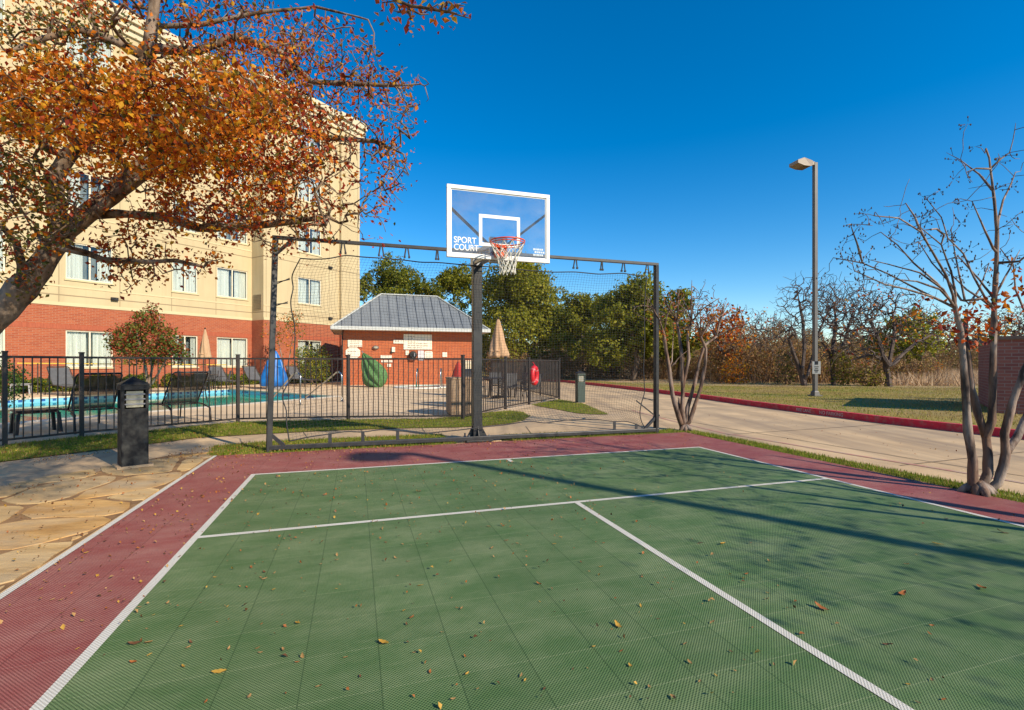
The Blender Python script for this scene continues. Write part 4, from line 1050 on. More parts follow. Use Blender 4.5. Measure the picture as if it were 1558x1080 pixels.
def patio_set(base, a0, umb_label, tab_label, chair_labels, chair_angles, first, zt=.72, fat=1.0):
    t = thing('patio_table', (*base, .012), tab_label, 'table', 'patio tables', a0)
    mb = MB(); mb.lathe([(0, zt), (.55, zt), (.57, zt+.012), (.55, zt+.028), (.03, zt+.03)], 24); mb.build('tabletop', FENCE, t)
    for k in range(4):
        a = math.pi/4+k*math.pi/2; mb = MB(); mb.tube([(.4*math.cos(a), .4*math.sin(a), zt), (.46*math.cos(a), .46*math.sin(a), 0)], .02, 6); mb.build('leg', FENCE, t)
    u = thing('closed_umbrella', (*base, .012), umb_label, 'umbrella', 'tan closed umbrellas')
    mb = MB(); mb.tube([(0, 0, .05), (0, 0, 2.86)], .022, 8); mb.build('pole', BRONZE, u)
    mb = MB(); mb.lathe([(.24, .0), (.24, .06), (.05, .1), (.04, .2)], 16); mb.build('base', FENCE, u)
    wob = lambda g, i: 1+.18*math.cos(8*g+.6*i)*(1 if i < 9 else .3)+.08*math.sin(3*g+i)
    mb = MB(); mb.lathe([(.05, 1.52), (.34, 1.5), (.35, 1.62), (.31, 1.78), (.27, 2.0), (.225, 2.2), (.18, 2.4), (.13, 2.6), (.08, 2.76), (.09, 2.8), (.04, 2.93), (0, 2.96)], 32, wob=wob)
    cv = mb.build('folded_canopy', CANVAS, u, smooth=True); cv.data.transform(Matrix.Diagonal((fat, fat, 1, 1)))
    mb = MB(); mb.lathe([(.0, 2.93), (.03, 2.95), (.035, 3.0), (0, 3.04)], 8); mb.build('finial', BRONZE, u)
    mb = MB(); mb.lathe([(.30, 1.72), (.33, 1.725), (.33, 1.76), (.30, 1.77)], 24, wob=wob); tv = mb.build('tie', CANVAS, u); tv.data.transform(Matrix.Diagonal((fat, fat, 1, 1)))
    for k, (lb, an) in enumerate(zip(chair_labels, chair_angles)):
        global pc
        if pc is None: pc = make_chair(); o = pc
        else: o = copy_tree(pc)
        r_ = .78; o.location = (base[0]+r_*math.cos(an), base[1]+r_*math.sin(an), .012); o.rotation_euler.z = an+math.pi; o['label'] = lb
    return t
pc = None
def make_chair():
    c = thing('patio_chair', (0,0,0), 'x', 'chair', 'dark patio chairs around the tables')
    mb = MB(); mb.box((0, 0, .43), (.46, .48, .03)); mb.build('seat', SLINGG, c, bevel=.008)
    mb = MB(); mb.box((-.26, 0, .7), (.03, .46, .46), rot=Matrix.Rotation(-.18, 3, 'Y')); mb.build('backrest', SLINGG, c, bevel=.008)
    for s in (-1, 1):
        mb = MB(); mb.tube([(.22, s*.25, 0), (.2, s*.25, .64), (-.26, s*.25, .66)], .015, 6); mb.build('arm', FENCE, c, smooth=True)
        mb = MB(); mb.tube([(-.3, s*.24, 0), (-.22, s*.24, .44), (-.31, s*.24, .93)], .015, 6); mb.build('leg', FENCE, c, smooth=True)
    return c
b1 = W(312, 595, 23.8)
patio_set((b1.x, b1.y), .4, 'tan closed umbrella rising in front of the hotel windows', 'round patio table under the umbrella across the pool',
          ['patio chair left of the far table by the hotel', 'patio chair right of the far table by the hotel', 'patio chair behind the far table by the hotel', 'patio chair in front of the far table with its back to the pool'],
          [3.5, .4, 1.8, -1.2], True, fat=.72)
b2_ = W(758, 603, 18.4)
patio_set((b2_.x, b2_.y), .2, 'tan closed umbrella standing right of the basketball pole', 'round patio table behind the fence gate',
          ['patio chair nearest the gate post right of the basketball pole', 'patio chair on the right of the table behind the gate', 'patio chair on the far side of the table behind the gate', 'patio chair left of the table close behind the basketball pole'],
          [-1.1, .35, 1.7, 3.4], False)
pc2 = copy_tree(pc); pc2.location = (.62, 16.6, .012); pc2.rotation_euler.z = 2.2; pc2['label'] = 'stray patio chair beside the gate under the red ring'

# pool lift in its blue cover
q = G(417, 592.5); lift = thing('covered_pool_lift', (q.x, q.y, .012), 'pool lift shrouded in a bright blue cover at the pool edge', 'pool lift')
rsb = random.Random(3)
wob = lambda g, i: 1+.13*math.cos(5*g+.25*i)+.1*math.sin(9*g-i*.3)+(.12*math.cos(2*g) if i < 7 else 0)
Sh = Matrix(((.88, 0, .02), (0, .62, 0), (0, 0, 1)))
mb = MB(); mb.lathe([(.5, .14), (.62, .2), (.635, .42), (.585, .7), (.5, 1.0), (.41, 1.28), (.3, 1.55), (.2, 1.74), (.12, 1.86), (.05, 1.92), (0, 1.93)], 40, wob=wob, M=Sh)
mb.build('cover', BLUE, lift, smooth=True)
mb = MB(); mb.lathe([(.455, 1.12), (.475, 1.13), (.465, 1.16), (.445, 1.17)], 40, wob=lambda g, i: 1.03+.1*math.cos(5*g+2)+.07*math.sin(9*g-2.8), M=Sh); mb.build('strap', M('blue_strap', (.03,.22,.55), (.02,.17,.45), rough=.6), lift)
mb = MB(); mb.box((.05, 0, .07), (.6, .42, .13)); mb.tube([(.0, 0, .05), (.0, 0, .5)], .07, 8); mb.build('base', GREY, lift, bevel=.01)

# hand rails
def handrail(px, py, dx, label, ln=1.0):
    q = G(px, py); t = thing('pool_handrail', (q.x, q.y, .012), label, 'handrail', 'steel pool handrails')
    d = Vector((dx[0], dx[1], 0))
    mb = MB(); mb.tube([(0, 0, 0), (0, 0, .86), d*.04+Vector((0, 0, .95)), d*.13+Vector((0, 0, 1.0)), d*.26+Vector((0, 0, .97)), d*.4+Vector((0, 0, .88)), d*1.35*ln+Vector((0, 0, .1)), d*1.5*ln+Vector((0, 0, -.2))], .026, 8); mb.build('rail', STEEL, t, smooth=True)
    mb = MB(); mb.lathe([(.09, 0), (.09, .012), (.03, .03)], 12); mb.build('escutcheon', STEEL, t)
dr = Vector((-.9, .44)).normalized()
handrail(457, 616.5, dr, 'steel handrail nearer the net post at the pool steps')
handrail(520, 611.5, dr, 'steel handrail right of the pool corner below the pool house', 1.25)
for px, lb in ((635, 'left spa handrail beside the green umbrella'), (671, 'right spa handrail beside the slatted bin')):
    q = G(px, 590.5); t = thing('spa_handrail', (q.x, q.y, .012), lb, 'handrail', 'upright spa handrails')
    mb = MB(); mb.tube([(0, -.25, 0), (0, -.22, .75), (0, -.1, 1.0), (0, .08, 1.02), (0, .2, .75), (0, .35, 0)], .03, 8); mb.build('rail', STEEL, t, smooth=True)
    mb = MB(); mb.lathe([(.09, 0), (.09, .012), (.03, .03)], 12, (0, -.25, 0)); mb.build('escutcheon', STEEL, t)
# spa
c = (-4.9, 26.4); SP = [(c[0]+1.35*math.cos(a)*1.05, c[1]+1.5*math.sin(a)) for a in np.linspace(0, 2*math.pi, 29)[:-1]]
mb = MB(); n = len(SP); si = [(c[0]+(x-c[0])*.82, c[1]+(y-c[1])*.82) for x, y in SP]
for i in range(n):
    j = (i+1) % n
    mb.add([(*SP[i], .0), (*SP[j], .0), (*SP[j], .07), (*SP[i], .07), (*si[i], .07), (*si[j], .07), (*si[j], .02), (*si[i], .02)], [(0,1,2,3), (3,2,5,4), (4,5,6,7)])
mb.build('spa_coping', M('spa_coping_tile', (.7,.72,.68), (.6,.62,.6), rough=.5, scale=6), kind='structure')
mb = MB(); mb.sheet(si, .045); mb.build('spa_water', WATER, kind='structure')

# fallen green umbrella
q = G(567, 589.5); gu = thing('folded_umbrella', (q.x, q.y, .012), 'green folded umbrella leaning over beside the pool house notices', 'umbrella')
ub, ut = G(579, 589.5)-q, W(552, 536.5, 27.0)-Vector((q.x, q.y, 0)); ax = (ut-ub).normalized(); Ln = (ut-ub).length
xa = ax.cross(Vector((.27, -.96, 0))).normalized(); ya = ax.cross(xa); R = Matrix((xa, ya, ax)).transposed()
def ugore(g, i): return 1+(.10+.02*i)*math.cos(8*g+.35*i)+.10*math.cos(2*g+.5)+.05*math.sin(5*g+i)
prof = [(.03, -.02), (.2, .04), (.34, .14), (.46, .3), (.53, .48), (.55, .62), (.52, .8), (.46, 1.0), (.37, 1.25), (.27, 1.5), (.17, 1.72), (.09, 1.9), (.03, 2.0)]
prof = [(r_, z*Ln/2.04) for r_, z in prof]
mb = MB(); mb.lathe(prof, 48, ub, wob=ugore, M=R); mb.build('folded_canopy', GREENC, gu, smooth=True)
mb = MB(); mb.tube([ub+ax*(Ln*.9), ub+ax*(Ln+.1)], .022, 8); mb.build('finial', DULL, gu)
mb = MB(); mb.tube([ub+ax*.1, ub-ax*.12+Vector((.1, .1, .0))], .024, 8); mb.build('pole', DULL, gu)

# slatted bin, and the things seen over it
q = G(687, 634.5); bn = thing('slatted_bin', (q.x, q.y, .012), 'square slatted wooden bin enclosure just inside the fence', 'bin', rz=TH)
mb = MB(); S = .76
for i in range(9):
    x = S*(i+.5)/9; mb.span((x-.036, -.002, .04), (x+.036, .02, .9)); mb.span((x-.036, S-.02, .04), (x+.036, S+.002, .9))
    mb.span((-.002, x-.036+.0, .041), (.0195, x+.036, .899)); mb.span((S-.0195, x-.036, .041), (S+.002, x+.036, .899))
mb.build('slats', SLAT, bn, bevel=.003)
mb = MB(); mb.span((.022, .022, .0), (S-.022, S-.022, .86)); mb.build('liner', BRONZE, bn)
mb = MB()
for a, b in (((-.015, -.015, .9), (S+.015, .12, .94)), ((-.015, S-.12, .9), (S+.015, S+.015, .94)), ((-.015, .1205, .9), (.12, S-.1205, .94)), ((S-.12, .1205, .9), (S+.015, S-.1205, .94))): mb.span(a, b)
mb.build('top_rim', SLAT, bn, bevel=.004)
q = W(697, 610, 14.5); rc = thing('red_cover', (q.x, q.y, .012), 'red pointed cloth cover showing above the slatted bin', 'cover')
mb = MB(); mb.lathe([(.22, 0), (.23, .5), (.2, .85), (.11, 1.12), (.03, 1.33), (0, 1.34)], 18, wob=lambda g, i: 1+.1*math.cos(5*g+i*.4)); mb.build('cloth', M('red_cloth', (.4,.03,.02), (.3,.022,.016), rough=.85), rc, smooth=True)
q = W(714, 605, 15.2); gr = thing('covered_grill', (q.x, q.y, .012), 'dark hooded grill between the slatted bin and the basketball pole', 'grill', rz=.2)
mb = MB(); n = 9
pr = [(-.24, .62), (-.24, .86)]+[(.24*math.cos(a), .86+.26*math.sin(a)) for a in np.linspace(math.pi, 0, n)][1:]+[(.24, .62)]
m_ = len(pr); mb.add([(-.3, y, z) for y, z in pr]+[(.3, y, z) for y, z in pr], [tuple(range(m_-1, -1, -1)), tuple(range(m_, 2*m_))]+[(i, (i+1)%m_, m_+(i+1)%m_, m_+i) for i in range(m_)]); mb.build('hood', BLACK, gr, bevel=.01)
mb = MB(); mb.span((-.29, -.23, .06), (.29, .23, .615)); mb.build('cabinet', BRONZE, gr, bevel=.01)
mb = MB(); mb.tube([(-.2, -.29, .8), (.2, -.29, .8)], .014, 6); mb.build('handle', STEEL, gr)
q = W(715, 590, 25.5); cb = thing('cream_cabinet', (q.x, q.y, .012), 'cream storage cabinet against the right end of the pool house', 'cabinet', rz=TH)
mb = MB(); mb.span((-.35, 0, 0), (.6, .5, 1.38)); mb.build('body', CREAM, cb, bevel=.01)
mb = MB(); mb.span((-.38, -.03, 1.382), (.63, .53, 1.44)); mb.build('lid', CREAM, cb, bevel=.008)
mb = MB(); mb.span((-.32, -.012, .1), (.12, -.0025, 1.3)); mb.span((.135, -.012, .1), (.57, -.0025, 1.3)); mb.build('door', M('cabinet_door', (.62,.52,.34), (.55,.45,.3), rough=.6), cb)

# life ring on the fence
rd = (Vector((1.68, 17.5))-Vector((.53, 15.3))).normalized()
q = Vector((.53, 15.3))+rd*.22; lr = thing('life_ring', (q.x+rd.y*.07, q.y-rd.x*.07, .92), 'red life ring hung on the black fence by the gate', 'life ring', rz=math.atan2(rd.y, rd.x))
mb = MB(); mb.tube([(.15*math.cos(a)+.02, 0, .24*math.sin(a)) for a in np.linspace(0, 2*math.pi, 33)], .085, 10, False); mb.build('ring', REDP, lr, smooth=True)
mb = MB()
for k in range(4):
    a = math.pi/4+k*math.pi/2; mb.tube([(.15*math.cos(a+d)+.02, 0, .24*math.sin(a+d)) for d in (-.1, 0, .1)], .088, 10)
mb.build('band', M('faded_red_band', (.6,.2,.2), (.5,.12,.14), rough=.6), lr)
mb = MB(); mb.tube([(0, .05, .42), (.0, -.02, .33), (.02, -.04, .2)], .012, 5); mb.build('hanging_cord', REDP, lr)

# yellow rescue pole, lying on hooks in front of the hotel beyond the pool
a, b = W(26, 552.5, 19.9), W(345, 555, 25.0); yp = thing('rescue_pole', a, 'long yellow rescue pole on stands along the hotel side of the pool', 'pole')
mb = MB(); mb.tube([a, b], .022, 6); mb.build('shaft', YELP, yp, world=True)
for f in (.08, .5, .92):
    p_ = a.lerp(b, f); mb = MB(); mb.tube([(p_.x, p_.y, 0), (p_.x, p_.y, p_.z-.02)], .02, 6); mb.box((p_.x, p_.y, p_.z-.01), (.06, .06, .03)); mb.build('stand', FENCE, yp, world=True)
# ================================================================== THE BIG OAK AT THE LEFT
rg = np.random.default_rng(11)
oak = thing('oak_tree', (-7.9, 6.0, 0), 'big spreading oak at left with orange autumn leaves over the pool fence', 'tree')
limbs = [
 ([(-7.9, 6.0, 0), (-7.6, 6.05, .9)]+trace([(-60,532,6.1),(-15,490,6.1),(20,455,6.15),(58,410,6.25),(92,362,6.3)]), .24, .125),
 (trace([(92,362,6.3),(86,318,6.3),(82,272,6.25),(104,236,6.2),(140,205,6.1),(158,170,6.05),(195,130,6.1),(226,88,6.1),(231,40,6.15),(238,-30,6.1),(250,-130,6.0)]), .1, .055),
 (trace([(92,362,6.3),(130,325,6.4),(170,290,6.5),(205,255,6.6),(242,235,6.7),(292,222,6.9),(345,205,7.1),(400,190,7.2)]), .11, .03),
 (trace([(110,350,6.3),(160,312,6.2),(198,282,6.1),(228,262,6.0),(262,215,5.7),(290,165,5.5)]), .08, .025),
 (trace([(128,328,6.4),(180,325,6.3),(250,330,6.2),(302,347,6.1),(370,345,6.1),(440,338,6.0),(500,330,6.0)]), .06, .018),
 (trace([(84,374,6.28),(135,386,6.1),(157,395,6.0),(215,398,5.9),(267,396,5.9),(310,406,5.8)]), .05, .018),
 (trace([(32,446,6.2),(33,405,6.1),(25,370,6.1),(4,345,6.0),(-30,330,6.0)]), .055, .03),
 (trace([(104,236,6.2),(75,228,6.0),(32,190,5.8),(0,196,5.7),(-40,200,5.6)]), .05, .03),
 (trace([(226,88,6.1),(175,62,6.0),(120,45,5.9),(60,60,5.7),(10,80,5.6)]), .06, .02),
 (trace([(228,75,6.1),(300,78,6.2),(360,56,6.3),(425,78,6.3),(474,124,6.2),(545,128,6.1),(600,130,6.0),(640,128,6.0)]), .04, .008),
 (trace([(231,40,6.15),(300,38,6.2),(400,18,6.3),(480,10,6.3),(560,30,6.2)]), .035, .01),
 (trace([(345,205,7.1),(420,190,6.8),(500,210,6.5),(570,215,6.3),(615,235,6.2)]), .03, .008),
 (trace([(250,-130,6.0),(330,-260,5.4)])+[(-2.2, 3.8, 5.0), (-1.2, 2.6, 4.6)], .06, .03), ([(-2.2, 3.8, 5.0), (-1.4, 3.2, 5.5), (-.2, 2.0, 5.7), (1.4, .8, 5.75), (2.0, -.6, 5.8)], .05, .02),
 (trace([(330,-260,5.4)])+[(-1.5, 4.4, 4.9)]+trace([(560,-20,4.2),(620,8,4.0),(680,18,3.9),(716,28,3.9)]), .03, .006),
 (trace([(250,-130,6.0),(120,-260,6.2),(-60,-300,6.4)]), .06, .03)]
LOB = [ # px centre, px radii, depth, half depth, twigs, leaves per twig, palette
 (90,150,150,60,4.7,.8,200,19,'o'), (290,165,130,72,4.8,.9,200,18,'o'), (235,225,115,50,5.2,.9,120,18,'o'), (120,190,120,50,6.2,.7,70,14,'o'), (420,205,85,85,5.8,.9,220,13,'r'),
 (330,295,110,62,5.8,.8,200,13,'r'), (470,285,65,65,6.2,.6,95,7,'r'), (205,370,65,45,6.1,.6,60,8,'r'), (50,315,75,70,5.4,.8,100,11,'d'),
 (20,235,60,50,5.8,.6,60,11,'d'), (350,60,135,48,6.4,.8,120,8,'r'), (490,85,80,62,6.3,.7,85,7,'r'), (565,165,70,68,6.0,.6,95,6,'b'),
 (572,262,50,62,6.0,.6,60,4,'b'), (90,45,105,48,6.3,.8,110,11,'d'), (200,422,50,22,6.0,.4,24,7,'r'), (440,350,70,34,6.1,.5,42,6,'r'),
 (310,398,40,26,5.9,.4,20,6,'r'), (555,335,40,30,6.1,.4,16,5,'b'), (635,10,80,18,3.9,.3,26,4,'b'), (250,0,170,40,6.2,.8,90,9,'r'), (30,400,40,55,6.0,.5,32,8,'d'),
 (400,120,120,60,6.2,.8,120,8,'r'), (140,290,60,40,5.8,.5,36,6,'r')]
PAL = {'o': [.5,.12,.24,.06,.06,.02], 'r': [.27,.36,.08,.06,.2,.03], 'd': [.14,.22,.05,.36,.05,.18], 'b': [.3,.38,.06,.03,.22,.01]}
tg, lp, lm = [], [], []
for cx, cy, rx, ry, Y, dy, n, per, pal in LOB:
    T = ell_px(cx, cy, rx, ry, Y, dy, n, rg); tg += [tuple(q) for q in T]
    for q in T:
        m = rg.poisson(per); lp.append(np.array(q)+rg.normal(size=(m, 3))*.075); lm.append(rg.choice(6, m, p=PAL[pal]))
for cx, cy, rx, ry, Y, dy, n in ((560,170,85,75,6.0,.6,120), (470,110,110,80,6.3,.7,110), (560,270,65,80,6.0,.6,90), (330,60,140,55,6.3,.8,90), (430,320,110,60,6.0,.7,110), (280,250,140,90,6.2,.8,110), (70,300,80,80,5.8,.7,60), (240,410,90,25,6.0,.4,30), (615,140,40,40,6.0,.3,22)):
    tg += [tuple(q) for q in ell_px(cx, cy, rx, ry, Y, dy, n, rg)]
for c_, r_, n, per in (((1.5, .4, 5.7), (1.7, 2.1, .35), 46, 190), ((-.4, 1.0, 4.4), (.8, .8, .3), 14, 130), ((-4.6, 4.0, 5.4), (1.8, 1.4, .6), 70, 13), ((-6.5, 5.6, 6.6), (2, 1.6, .8), 70, 11), ((-8.6, 4.6, 4.6), (1.2, 1.4, 1.0), 50, 12), ((-2.8, 3.0, 4.6), (1.3, 1.0, .45), 90, 15)):
    T = ell(c_, r_, n, rg); tg += [tuple(q) for q in T]
    for q in T:
        m = rg.poisson(per); lp.append(q+rg.normal(size=(m, 3))*(.1 if per < 60 else .17)); lm.append(rg.choice(6, m, p=PAL['r']))
st_ = grow(limbs, tg, .0052, p=.44, step=.16, jit=.1, pen=.06, rng=rg, bend=.3)
P, par, r, kids, chains = st_
wood(*st_, nmin=4, nmax=12, rn=.012).build('trunk', BARK, oak, smooth=True, world=True)
lp = np.concatenate(lp); lm = np.concatenate(lm)
leaf_cloud('crown', lp, rg.uniform(.034, .074, len(lp)), L_OR, lm, oak, droop=.5, aspect=.62, rng=rg, up=.4)

# ================================================================== CRAPE MYRTLES
def seeds_on(tips, n_each, rng, spread=.036, rad=.0065):
    mb = MB()
    for t in tips:
        for k in range(rng.integers(max(1, n_each-2), n_each+2)):
            p = Vector(t)+Vector(rng.normal(size=3)*spread); q = p+Vector((0, 0, .016))
            mb.tube([Vector(t).lerp(p, .35), p], .0022, 3, False)
            mb.lathe([(0, -.01), (rad, 0), (rad*.8, .008), (0, .016)], 5, p)
    return mb
def crape(name_label, base, limbs, targets, rtip, leaves, seed, p=.42, step=.1, pal=None, nseed=6, lsz=(.035, .075), seeds_frac=.5, kind='crape_myrtle', group=None, mats=None, cat='tree', p_leaf=1.0):
    rng = np.random.default_rng(seed)
    t = thing(kind, base, name_label, cat, group)
    st_ = grow(limbs, targets, rtip, p=p, step=step, jit=.07, pen=.1, rng=rng, bend=.35)
    P, par, r, kids, chains = st_
    wood(*st_, nmin=5, nmax=10, rn=.012).build('stems', CRAPE, t, smooth=True, world=True)
    tips = [P[i] for i in range(len(P)) if not kids[i]]
    mb = MB()
    for j in range(7):
        a = j*.9+rng.uniform(-.2, .2); d = rng.uniform(.1, .17); mb.tube([(base[0], base[1], .1), (base[0]+.6*d*math.cos(a), base[1]+.6*d*math.sin(a), .055), (base[0]+d*math.cos(a), base[1]+d*math.sin(a), .005)], [.055, .04, .02], 7)
    mb.build('root_flare', CRAPE, t, smooth=True, world=True)
    if nseed:
        sel = [q for q in tips if rng.uniform() < seeds_frac]
        seeds_on(sel, nseed, rng).build('seed_heads', SEED, t, world=True, kind='stuff')
    if leaves is not None and len(leaves):
        leaves = np.array(leaves); leaf_cloud('foliage', leaves, rng.uniform(*lsz, len(leaves)), mats or L_OR, rng.choice(len(mats or L_OR), len(leaves), p=pal), t, droop=.5, aspect=.55, rng=rng)
    return t
D0 = 4.86
def T0(pts, d0, d1): n = len(pts); return [W(x, y, D0+d0+(d1-d0)*i/max(1, n-1)) for i, (x, y) in enumerate(pts)]
gb = G(1490, 753)
cl = [
 ([(gb.x, gb.y, -.02)]+T0([(1480,746),(1480,700),(1473,660),(1469,600),(1465,540),(1461,500),(1453,468)], 0, -.12), .044, .022),
 (T0([(1490,751),(1503,720),(1503,690),(1500,665),(1488,630),(1478,590),(1472,540),(1468,505),(1471,470)], 0, .2), .044, .02),
 (T0([(1500,665),(1509,640),(1511,560),(1512,500),(1513,455),(1516,400),(1517,350),(1511,290),(1505,240),(1500,226)], .05, .0), .036, .008),
 (T0([(1500,751),(1518,735),(1527,708),(1530,690),(1528,660),(1541,610),(1558,565),(1578,520),(1600,440)], 0, -.15), .042, .017),
 (T0([(1530,690),(1548,664),(1566,625),(1592,570),(1620,500)], -.02, .2), .036, .018)]
br = [  # upper branches: starting high on the stems
 [(1453,468),(1400,442),(1350,416),(1312,400),(1268,392)], [(1312,400),(1304,370),(1294,341)], [(1453,466),(1425,430),(1390,400),(1365,372),(1340,353)],
 [(1455,464),(1440,420),(1418,382),(1400,352),(1368,332),(1330,328)], [(1400,352),(1392,330),(1378,309)], [(1457,462),(1447,412),(1432,372),(1405,350)],
 [(1508,470),(1482,422),(1466,386),(1442,362),(1432,330),(1411,304)], [(1442,362),(1425,348),(1405,350)], [(1511,290),(1490,265),(1461,243)], [(1505,258),(1485,256),(1470,262)],
 [(1516,345),(1526,305),(1538,280),(1545,262)], [(1506,250),(1522,242),(1536,232)], [(1517,390),(1499,352),(1479,306)], [(1471,470),(1460,420),(1452,380),(1447,350)],
 [(1513,455),(1490,425),(1458,390),(1440,395)], [(1453,468),(1420,452),(1380,440),(1345,432),(1300,412)], [(1471,468),(1490,440),(1505,400)], [(1578,520),(1545,440),(1542,405),(1522,378)], [(1542,405),(1560,390),(1580,360)],
 [(1513,452),(1530,420),(1552,380)], [(1453,470),(1435,440),(1400,415),(1352,402),(1322,395)], [(1471,470),(1445,430),(1418,400),(1398,368)], [(1509,465),(1470,440),(1440,410)], [(1454,466),(1430,440),(1395,428),(1362,425)]]
rr_ = np.random.default_rng(4)
for i, b in enumerate(br):
    d0 = -.1 if b[0][0] < 1470 else .0; cl.append((T0(b, d0, d0+rr_.uniform(-.55, .55)), .0125, .0045))
tgs = []
for i, b in enumerate(br):
    e = cl[5+i][0][-1]
    for k in range(4): tgs.append(tuple(Vector(e)+Vector(rr_.normal(size=3)*.09)))
    mid = cl[5+i][0][len(b)//2]
    for k in range(3): tgs.append(tuple(Vector(mid)+Vector(rr_.normal(size=3)*.2)+Vector((0, 0, .12))))
lv = []
for cx, cy, rx, ry, n in ((1455,495,36,26,70), (1512,480,34,40,70), (1545,440,30,40,36), (1478,520,25,20,30), (1430,470,50,20,14), (1520,400,30,40,8)):
    lv += [tuple(q) for q in ell_px(cx, cy, rx, ry, D0, .3, n, rr_)]
crape('bare crape myrtle nearest the right edge with dark seed heads', (gb.x, gb.y, 0), cl, tgs, .0028, lv, 5, pal=[.3,.34,.06,.02,.26,.02], nseed=6, seeds_frac=.7, lsz=(.045, .085), group='crape myrtles along the court')
# the one by the far right corner of the court
D1 = 9.45; g1 = G(1043, 656)
def T1(pts, d0, d1): n = len(pts); return [W(x, y, D1+d0+(d1-d0)*i/max(1, n-1)) for i, (x, y) in enumerate(pts)]
cl = [([(g1.x, g1.y, -.02)]+T1([(1038,650),(1030,625),(1023,600),(1018,560),(1013,530),(1010,508)], 0, -.2), .052, .03),
      (T1([(1043,654),(1038,625),(1039,590),(1038,550),(1034,515),(1030,490)], 0, .1), .045, .026), (T1([(1043,654),(1046,620),(1058,580),(1064,550),(1072,525),(1090,512)], 0, .25), .045, .022),
      (T1([(1046,652),(1056,620),(1066,590),(1073,555),(1074,530),(1066,512)], 0, -.15), .042, .024), (T1([(1040,652),(1035,625),(1034,606)], .1, .15), .06, .05), (T1([(1039,590),(1048,545),(1046,510),(1052,490)], .05, -.1), .035, .025)]
rr_ = np.random.default_rng(8)
for kx, ky, d in ((1010,508,-.2), (1030,490,.1), (1090,512,.25), (1066,512,-.15), (1052,490,-.1), (1022,560,-.15)):
    for j in range(6 if ky < 550 else 2):
        a = rr_.uniform(-1, 1); ex, ey = kx+a*42+(kx-1045)*.35, ky-rr_.uniform(28, 66)*(1-.3*abs(a)); dd_ = rr_.uniform(-.5, .5)
        cl.append(([W(kx, ky, D1+d), W(kx+(ex-kx)*.4, ky+(ey-ky)*.55, D1+d+dd_*.5), W(ex, ey, D1+d+dd_)], .014, .006))
tgs = [tuple(q) for q in ell_px(1040, 470, 62, 32, D1, .5, 190, rr_)]+[tuple(q) for q in ell_px(1078, 445, 26, 18, D1, .4, 16, rr_)]+[tuple(q) for q in ell_px(985, 465, 25, 25, D1, .4, 14, rr_)]
lv = [tuple(q) for q in ell_px(1010, 510, 10, 9, D1-.2, .12, 46, rr_)]+[tuple(q) for q in ell_px(1040, 478, 58, 34, D1, .5, 260, rr_)]
crape('crape myrtle with several pale trunks at the far right corner of the court', (g1.x, g1.y, 0), cl, tgs, .0055, lv, 6, pal=[.26,.4,.12,.14,.06,.02], nseed=4, seeds_frac=.6, step=.14, lsz=(.025, .06), group='crape myrtles along the court')
# two more beyond the right edge of the frame; their twigs throw the soft shade on the near court
for k, (b, sd_, lb) in enumerate(((C(7.25, -5.3), 31, 'crape myrtle just outside the right edge shading the court'), (C(7.3, -8.6), 32, 'crape myrtle beside the viewer shading the near right court'))):
    rr_ = np.random.default_rng(sd_); cl = []
    for j in range(5):
        a = j*1.26+.3; cl.append(([(b.x, b.y, -.02)] if j == 0 else [(b.x, b.y, .02)])); 
        cl[-1] = (cl[-1]+[(b.x+.12*math.cos(a), b.y+.12*math.sin(a), .5), (b.x+.3*math.cos(a), b.y+.3*math.sin(a), 1.3), (b.x+.5*math.cos(a), b.y+.5*math.sin(a), 2.0)], .06, .03)
    T = ell((b.x, b.y, 2.9), (1.5, 1.5, .9), 150, rr_)
    lv = np.concatenate([q+rr_.normal(size=(5, 3))*.12 for q in T[:110]])
    crape(lb, (b.x, b.y, 0), cl, [tuple(q) for q in T], .0035, lv, sd_+5, pal=[.3,.34,.06,.02,.26,.02], nseed=5, seeds_frac=.6, lsz=(.05, .09), step=.15, group='crape myrtles along the court')

# shrubs and hedges by the hotel
def leafy(name, label, cat, base, limbs_px, lobes, mats, pal, seed, n_twig, per, lsz, rtip=.006, group=None):
    rng = np.random.default_rng(seed); t = thing(name, base, label, cat, group)
    T, lpos = [], []
    for c_, r_, n in lobes:
        q = ell(c_, r_, n, rng, .3); T += [tuple(x) for x in q]
        for x in q: lpos.append(x+rng.normal(size=(rng.poisson(per), 3))*.11*max(1, lsz[1]/.12))
    st_ = grow(limbs_px, T, rtip, step=.25, rng=rng, bend=.3, jit=.2)
    wood(*st_, nmin=3, nmax=7, rn=.03).build('stems', CRAPE, t, world=True)
    lpos = np.concatenate(lpos); leaf_cloud('foliage', lpos, rng.uniform(*lsz, len(lpos)), mats, rng.choice(len(mats), len(lpos), p=pal), t, droop=.2, rng=rng, aspect=.6)
    return t
q = W(226, 594, 21.0)
leafy('crape_myrtle_shrub', 'leafy red and green crape myrtle in front of the brick between two windows', 'shrub', (q.x, q.y, 0),
      [([(q.x, q.y, 0)]+[tuple(W(x, y, 21)) for x, y in ((222,560),(212,520),(205,490))], .06, .03), ([tuple(W(226,590,21))]+[tuple(W(x, y, 21.2)) for x, y in ((232,555),(240,515),(243,480))], .06, .03), ([tuple(W(228,590,21))]+[tuple(W(x, y, 20.8)) for x, y in ((245,560),(262,530))], .05, .03)],
      [(W(222,522,21), (1.45,1.1,.95), 150), (W(255,535,21), (.8,.8,.55), 60), (W(195,515,21), (.6,.6,.6), 45), (W(234,482,21), (.18,.2,.5), 16), (W(212,488,21), (.2,.2,.45), 14)],
      [L_SH[0], L_SH[2], L_OR[3], L_OR[4]], [.34,.2,.3,.16], 3, 0, 20, (.08,.15), .004)
q = W(432, 590, 28.5)
